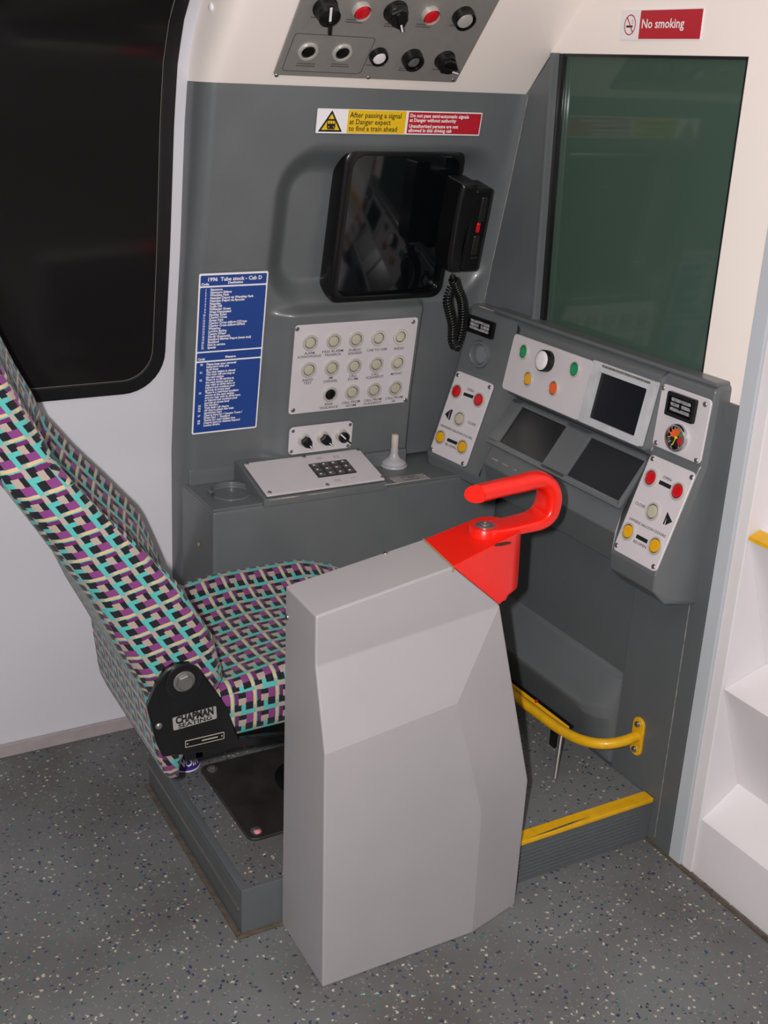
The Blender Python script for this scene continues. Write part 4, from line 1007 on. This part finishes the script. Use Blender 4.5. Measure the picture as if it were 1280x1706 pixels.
mk('needle', tr(cat_(tr(box(-.0008, .0008, -.018, .003, .0055, .0065), Matrix.Rotation(-.35, 4, 'Z')), lathe([(.0028, .004), (.0028, .0072)], 12)), g0), NEEDLE, go)
mk('dial_marks', tr(cat_(*[tr(box(-.0005, .0005, .0185, .0215, .004, .0044), Matrix.Rotation(math.radians(a), 4, 'Z')) for a in range(-150, 151, 25)]), g0), WHITE, go)

# vent and oval socket on the left block, above the nearside door plate
l6, l7 = secs[6], secs[7]
va, vb, vc = Vector((l6[1][3][0], l6[0], l6[1][3][1])), Vector((l7[1][3][0], l7[0], l7[1][3][1])), Vector((l6[1][2][0], l6[0], l6[1][2][1]))
vu = (va-vb).normalized(); vz = vu.cross(vc-va).normalized()
vp = va+vz*.002
c_ = [onplane(a, b, vp, vz) for a, b in ((781, 522), (827, 538), (822, 567), (779, 549))]
vt = thing('vent_grille', 'small black vent grille in the console corner above the oval socket', 'vent', M=frame(sum(c_, Vector())/4, vu, va-vc))
vent(vt, 0, 0, (c_[1]-c_[0]).length*1.0, (c_[3]-c_[0]).length*1.05, 0)
oc = onplane(799, 590, vp, vz)
so_ = thing('oval_socket', 'grey moulded ring socket below the corner vent', 'socket', M=frame(oc, vu, va-vc))
mk('ring', lathe([(.036, -.004), (.036, .000), (.033, .005), (.0285, .006), (.0255, .003), (.0245, -.003), (.010, -.0032), (.0005, -.0032)], 40, cap=False), GREY, so_, smooth=True)
mk('inner_pad', tr(prism([(.018*math.cos(a), .022*math.sin(a)) for a in [2*math.pi*i/28 for i in range(28)]], -.003, .001, .001), (.006, .001, 0)), mat('grey_pad', (112, 120, 124), .4), so_, smooth=True, autos=.5)

# ================================================================== OVERHEAD PANEL ON THE COVING
cq = [(505, -18), (840, -18), (756, 133), (455, 122.5)]
op = Panel('overhead_panel', 'brushed grey overhead panel of switches and red buttons on the cream coving', 'control panel', cq, cov(1.3, 0), XU, -CD, off=.002)
op.M = frame((sum([onplane(a, b, op.p0, op.n) for a, b in cq], Vector())/4)+op.n*.002, XU, -CD)
op.plate(PLATED, t=.005, r=.003)
op.screws([(459, 121), (612, 125), (753, 129)], .0045)
op.button(511.5, 81, .0225, .0135, LENSK, sunk=True); op.button(568.5, 83, .0225, .0135, LENSK, sunk=True)
op.button(628, 87.5, .0205, .0145, LENSW, rim=BLACKP, h=.014)
op.button(684, 91.5, .0235, .014, mat('smoky_lens', (96, 96, 96), .2, coat=.5), rim=BLACKP, h=.02, sunk=True)
op.button(600, 12, .0205, .016, LENSR, h=.012); op.button(715, 19, .0205, .016, LENSR, h=.012)
op.button(769, 22, .0245, .018, METAL, rim=BLACKP, h=.02)
rotary(op, 540, 8, .0235, -1.3, 'lever', h=.03, skirt=BLACKP); rotary(op, 657, 14, .0235, -1.0, h=.022, skirt=BLACKP); rotary(op, 739, 95, .0215, -.25, h=.024, skirt=BLACKP)
a_, b_ = op.L(487, 52), op.L(601, 118)
c0, c1_ = op.L(545, 54), op.L(545, 117)
fwid, fhei = .185, abs(c0[1]-c1_[1]); fx_, fy_ = (op.L(490, 85)[0]+op.L(600, 90)[0])/2, (c0[1]+c1_[1])/2
mk('engraved_border', tr(ringprism(rrect(fwid, fhei, .008), rrect(fwid-.0025, fhei-.0025, .007), op.t, op.t+.0004), (fx_, fy_, 0)), INK, op.root)
ticks(op, [(508, 102, 2, .040), (565, 103, 2, .040), (623, 105, 1, .042), (676, 110, 2, .036), (728, 112, 1, .03), (589, 29, 2, .036), (648, 36, 2, .024), (705, 37, 2, .036), (758, 39, 1, .03), (528, 25, 1, .03)])

# no smoking sticker on the front wall
ns = Panel('no_smoking_sticker', 'red and white no smoking sticker on the cream wall above the windscreen', 'sign', [(1037.5, 15.5), (1173.5, 14), (1168, 67.5), (1033.5, 66)], Vector((XF-.001, 2, 1.8)), YU, Vector((0, 0, -1)))
ns.t = .0008; nw, nh = ns.w, ns.h
mk('backing', prism(rrect(nw, nh, .001, 2), -.0015, .0008), WHITE, ns.root)
mk('red_field', tr(prism(rrect(nw*.745, nh*.93, .001, 2), .0004, .0012), (nw*.125, 0, 0)), SRED, ns.root)
mk('lettering', fit('No smoking', nh*.42, -nw*.225, -nh*.11, nw*.525, .0004), WHITE, ns.root)
cc = (-nw*.375, 0); rc = nw*.074
circ = [(cc[0]+rc*math.cos(a), cc[1]+rc*1.12*math.sin(a)) for a in [2*math.pi*i/36 for i in range(36)]]
mk('prohibition_symbol', cat_(mi(ringprism(circ, inset(circ, .0022), .0008, .0012), 0), mi(tr(box(-rc*1.0, rc*1.0, -.0011, .0011, .0008, .0014), Matrix.Translation((cc[0], cc[1], 0)) @ Matrix.Rotation(-.95, 4, 'Z')), 0), mi(box(cc[0]-rc*.62, cc[0]+rc*.5, -rc*.28, -rc*.06, .0008, .0011), 1), mi(box(cc[0]+rc*.25, cc[0]+rc*.5, rc*.05, rc*.6, .0008, .001), 2)), [SRED, INKK, mat('smoke_print', (190, 200, 195), .6)], ns.root)

# ================================================================== FOOTWELL RAIL, PEDAL
fr_ = thing('foot_rail', 'bent yellow foot rail bolted to the grey upright panel', 'rail', (1.60, 1.9, PZ))
rp = [Vector((1.692, 1.7195, .236)), Vector((1.655, 1.722, .230)), Vector((1.615, 1.742, .222)), Vector((1.588, 1.785, .214)), Vector((1.578, 1.85, .207)), Vector((1.576, 1.95, .203)), Vector((1.576, 2.10, .20)), Vector((1.576, 2.34, .20))]
mk('tube', rel(sweep(smoothpath(rp, 8), .0125, 16), fr_), YEL, fr_, smooth=True)
mk('flange', rel(tr(prism(rrect(.036, .098, .017, 5), 0, .006, .0015), frame((1.697, 1.7195, .234), YU, (0, 0, -1))), fr_), YEL, fr_, smooth=True, autos=.5)
for dz in (-.033, .033): mk('bolt', rel(tr(lathe([(.008, 0), (.008, .003), (.006, .006), (.002, .007)], 14), frame((1.691, 1.7195, .234+dz), YU, (0, 0, -1))), fr_), CHROME, fr_, smooth=True)
mk('rod', rel(sweep([P(925, 1297, 'z', PZ), Vector((1.572, 1.842, .203))], .0045, 10), fr_), STEEL, fr_, smooth=True)
fp = thing('foot_pedal', 'narrow yellow edged pedal plate along the ledge behind the rail', 'pedal', (1.62, 2.05, PZ))
q0, q1 = P(948, 1216, 'x', 1.615), P(862, 1150, 'x', 1.615)
dy_ = (q1-q0); e0, e1 = q0, q0+dy_*1.5
def plank(a, b, w_, h_, off): 
    a, b = Vector(a)+off, Vector(b)+off; v = []
    for p in (a, b):
        for dx, dz in ((0, 0), (w_, .004), (w_, .004+h_), (0, h_)): v.append(p+Vector((dx, 0, dz)))
    return v, [(0, 1, 2, 3), (4, 7, 6, 5), (0, 4, 5, 1), (1, 5, 6, 2), (2, 6, 7, 3), (3, 7, 4, 0)]
mk('plate', rel(plank(e0, e1, .013, .004, Vector((0, 0, 0))), fp), BLACKP, fp, bevel=.001)
mk('yellow_edge', rel(plank(e0, e1, .007, .005, Vector((-.006, 0, 0))), fp), YEL, fp, bevel=.001)
for yy in (e0.y+.06, e1.y-.06): mk('support', rel(box(1.617, 1.625, yy-.01, yy+.01, PZ, e0.z+.003), fp), BLACKP, fp)
mk('red_tip', rel(tr(lathe([(.004, 0), (.004, .006), (.002, .008)], 10), e0+dy_*.62+Vector((0, 0, .006))), fp), LENSR, fp, smooth=True)

for o_ in bpy.data.objects:
    if o_.parent and o_.name.split('.')[0] in ('lettering', 'black_lettering', 'white_lettering', 'engraved_caption', 'dial_marks', 'marking', 'engraved_mark', 'cradle_recess'): o_['kind'] = 'stuff'
# ================================================================== FOLDED EMERGENCY STAIR IN THE FRONT DOOR
es = thing('emergency_stair', 'white moulded stair with sawtooth treads in the front doorway', 'stair', (1.75, 1.2, 0))
YS0, YS1 = .55, 1.502
SP = [(1.705, 0), (1.705, .143), (1.800, .209), (1.705, .469), (1.822, .503), (1.705, .814), (1.83, .862), (1.705, 1.15), (1.83, 1.20), (1.705, 1.5), (1.705, 2.10)]
mk('border', rel(box(1.700, 1.90, YS1, 1.5345, 0, 2.10), es), STAIRW, es, bevel=.004)
for i in range(0, len(SP)-1):
    (x0, z0), (x1, z1) = SP[i], SP[i+1]
    nm = 'riser' if i in (0, 9) else ('tread' if i % 2 == 1 else 'undercut')
    poly = [(x0, z0), (x1, z1), (1.90, z1), (1.90, z0)]
    v = [(a, y, b) for y in (YS0, YS1) for a, b in poly]
    mk(nm, rel((v, [(0, 1, 2, 3), (4, 7, 6, 5), (0, 4, 5, 1), (1, 5, 6, 2), (2, 6, 7, 3), (3, 7, 4, 0)]), es), STAIRW, es, bevel=.0015)
x0, z0 = SP[5]; d_ = (Vector((SP[6][0], 0, SP[6][1]))-Vector((x0, 0, z0))).normalized()
v = []
for y in (YS0, YS1-.003):
    for t, h in ((-.004, -.004), (.026, .0015), (.026, .003), (-.003, .003)): v.append((x0+d_.x*t-d_.z*h*0, y, z0+d_.z*t+h))
mk('yellow_nosing', rel((v, [(0, 1, 2, 3), (4, 7, 6, 5), (0, 4, 5, 1), (1, 5, 6, 2), (2, 6, 7, 3), (3, 7, 4, 0)]), es), YEL, es)
struct(mk('baseboard_front', box(1.688, 1.697, .55, 1.66, 0, .004), DIRT))

# ================================================================== WEAR: paint chips on the consoles' edges
CHIP = mat('bare_chipped_paint', (196, 178, 164), .7, noise=(120, .25))
def chip(parent, pts, w_, off):
    q = [Vector(a)+Vector(off) for a in pts]; v = []
    for i, a in enumerate(q):
        k = w_*(.25+.75*random.random())*(0.3 if i in (0, len(q)-1) else 1)
        v += [a+Vector((0, 0, k)), a-Vector((0, 0, k))]
    v2 = v+[a+Vector((.002, .002, 0)) for a in v]; n = len(q); m_ = len(v); f = []
    for i in range(n-1):
        a = 2*i; f += [(a, a+2, a+3, a+1), (m_+a, m_+a+1, m_+a+3, m_+a+2), (a, m_+a, m_+a+2, a+2), (a+1, a+3, m_+a+3, m_+a+1)]
    mk('paint_chip', rel((v2, f), parent), CHIP, parent)
for a0, a1 in ((448, 500), (512, 560), (640, 668)): chip(sc_, [P(a0+(a1-a0)*k/5, 833-(a0+(a1-a0)*k/5-448)*.13, 'y', 2.3610) for k in range(6)], .0012, (0, -.0006, 0))
chip(sc_, [P(694+k*3, 517-abs(k-2)*2, 'y', side_y(1.49, 1.105)) for k in range(4)], .0022, (0, -.001, 0))
for y0, y1 in ((2.245, 2.215), (2.20, 2.17), (2.15, 2.135)): chip(fc, [Vector((1.5925, y0+(y1-y0)*k/4, .764)) for k in range(5)], .0013, (-.001, 0, 0))
chip(fc, [Vector((1.676, y, 1.0935)) for y in (2.47, 2.455, 2.44, 2.42, 2.40)], .0018, (-.004, 0, .002))
# pale sealant lines at the joints of the front panelling
SEAL = mat('pale_sealant', (150, 148, 144), .7, noise=(60, .5))
struct(mk('trim_6', box(1.6938, 1.6972, 1.6200, 1.6215, .02, 1.062), SEAL), 'thin pale sealant line down the grey upright panel', 'sealant')
q = [Vector((1.6995, G(z)-.010, z)) for z in (1.605, 1.5, 1.4, 1.3, 1.2, 1.11)]
struct(mk('trim_7', sweep(q, .0011, 6), SEAL, smooth=True), 'thin pale sealant line down the grey console corner', 'sealant')
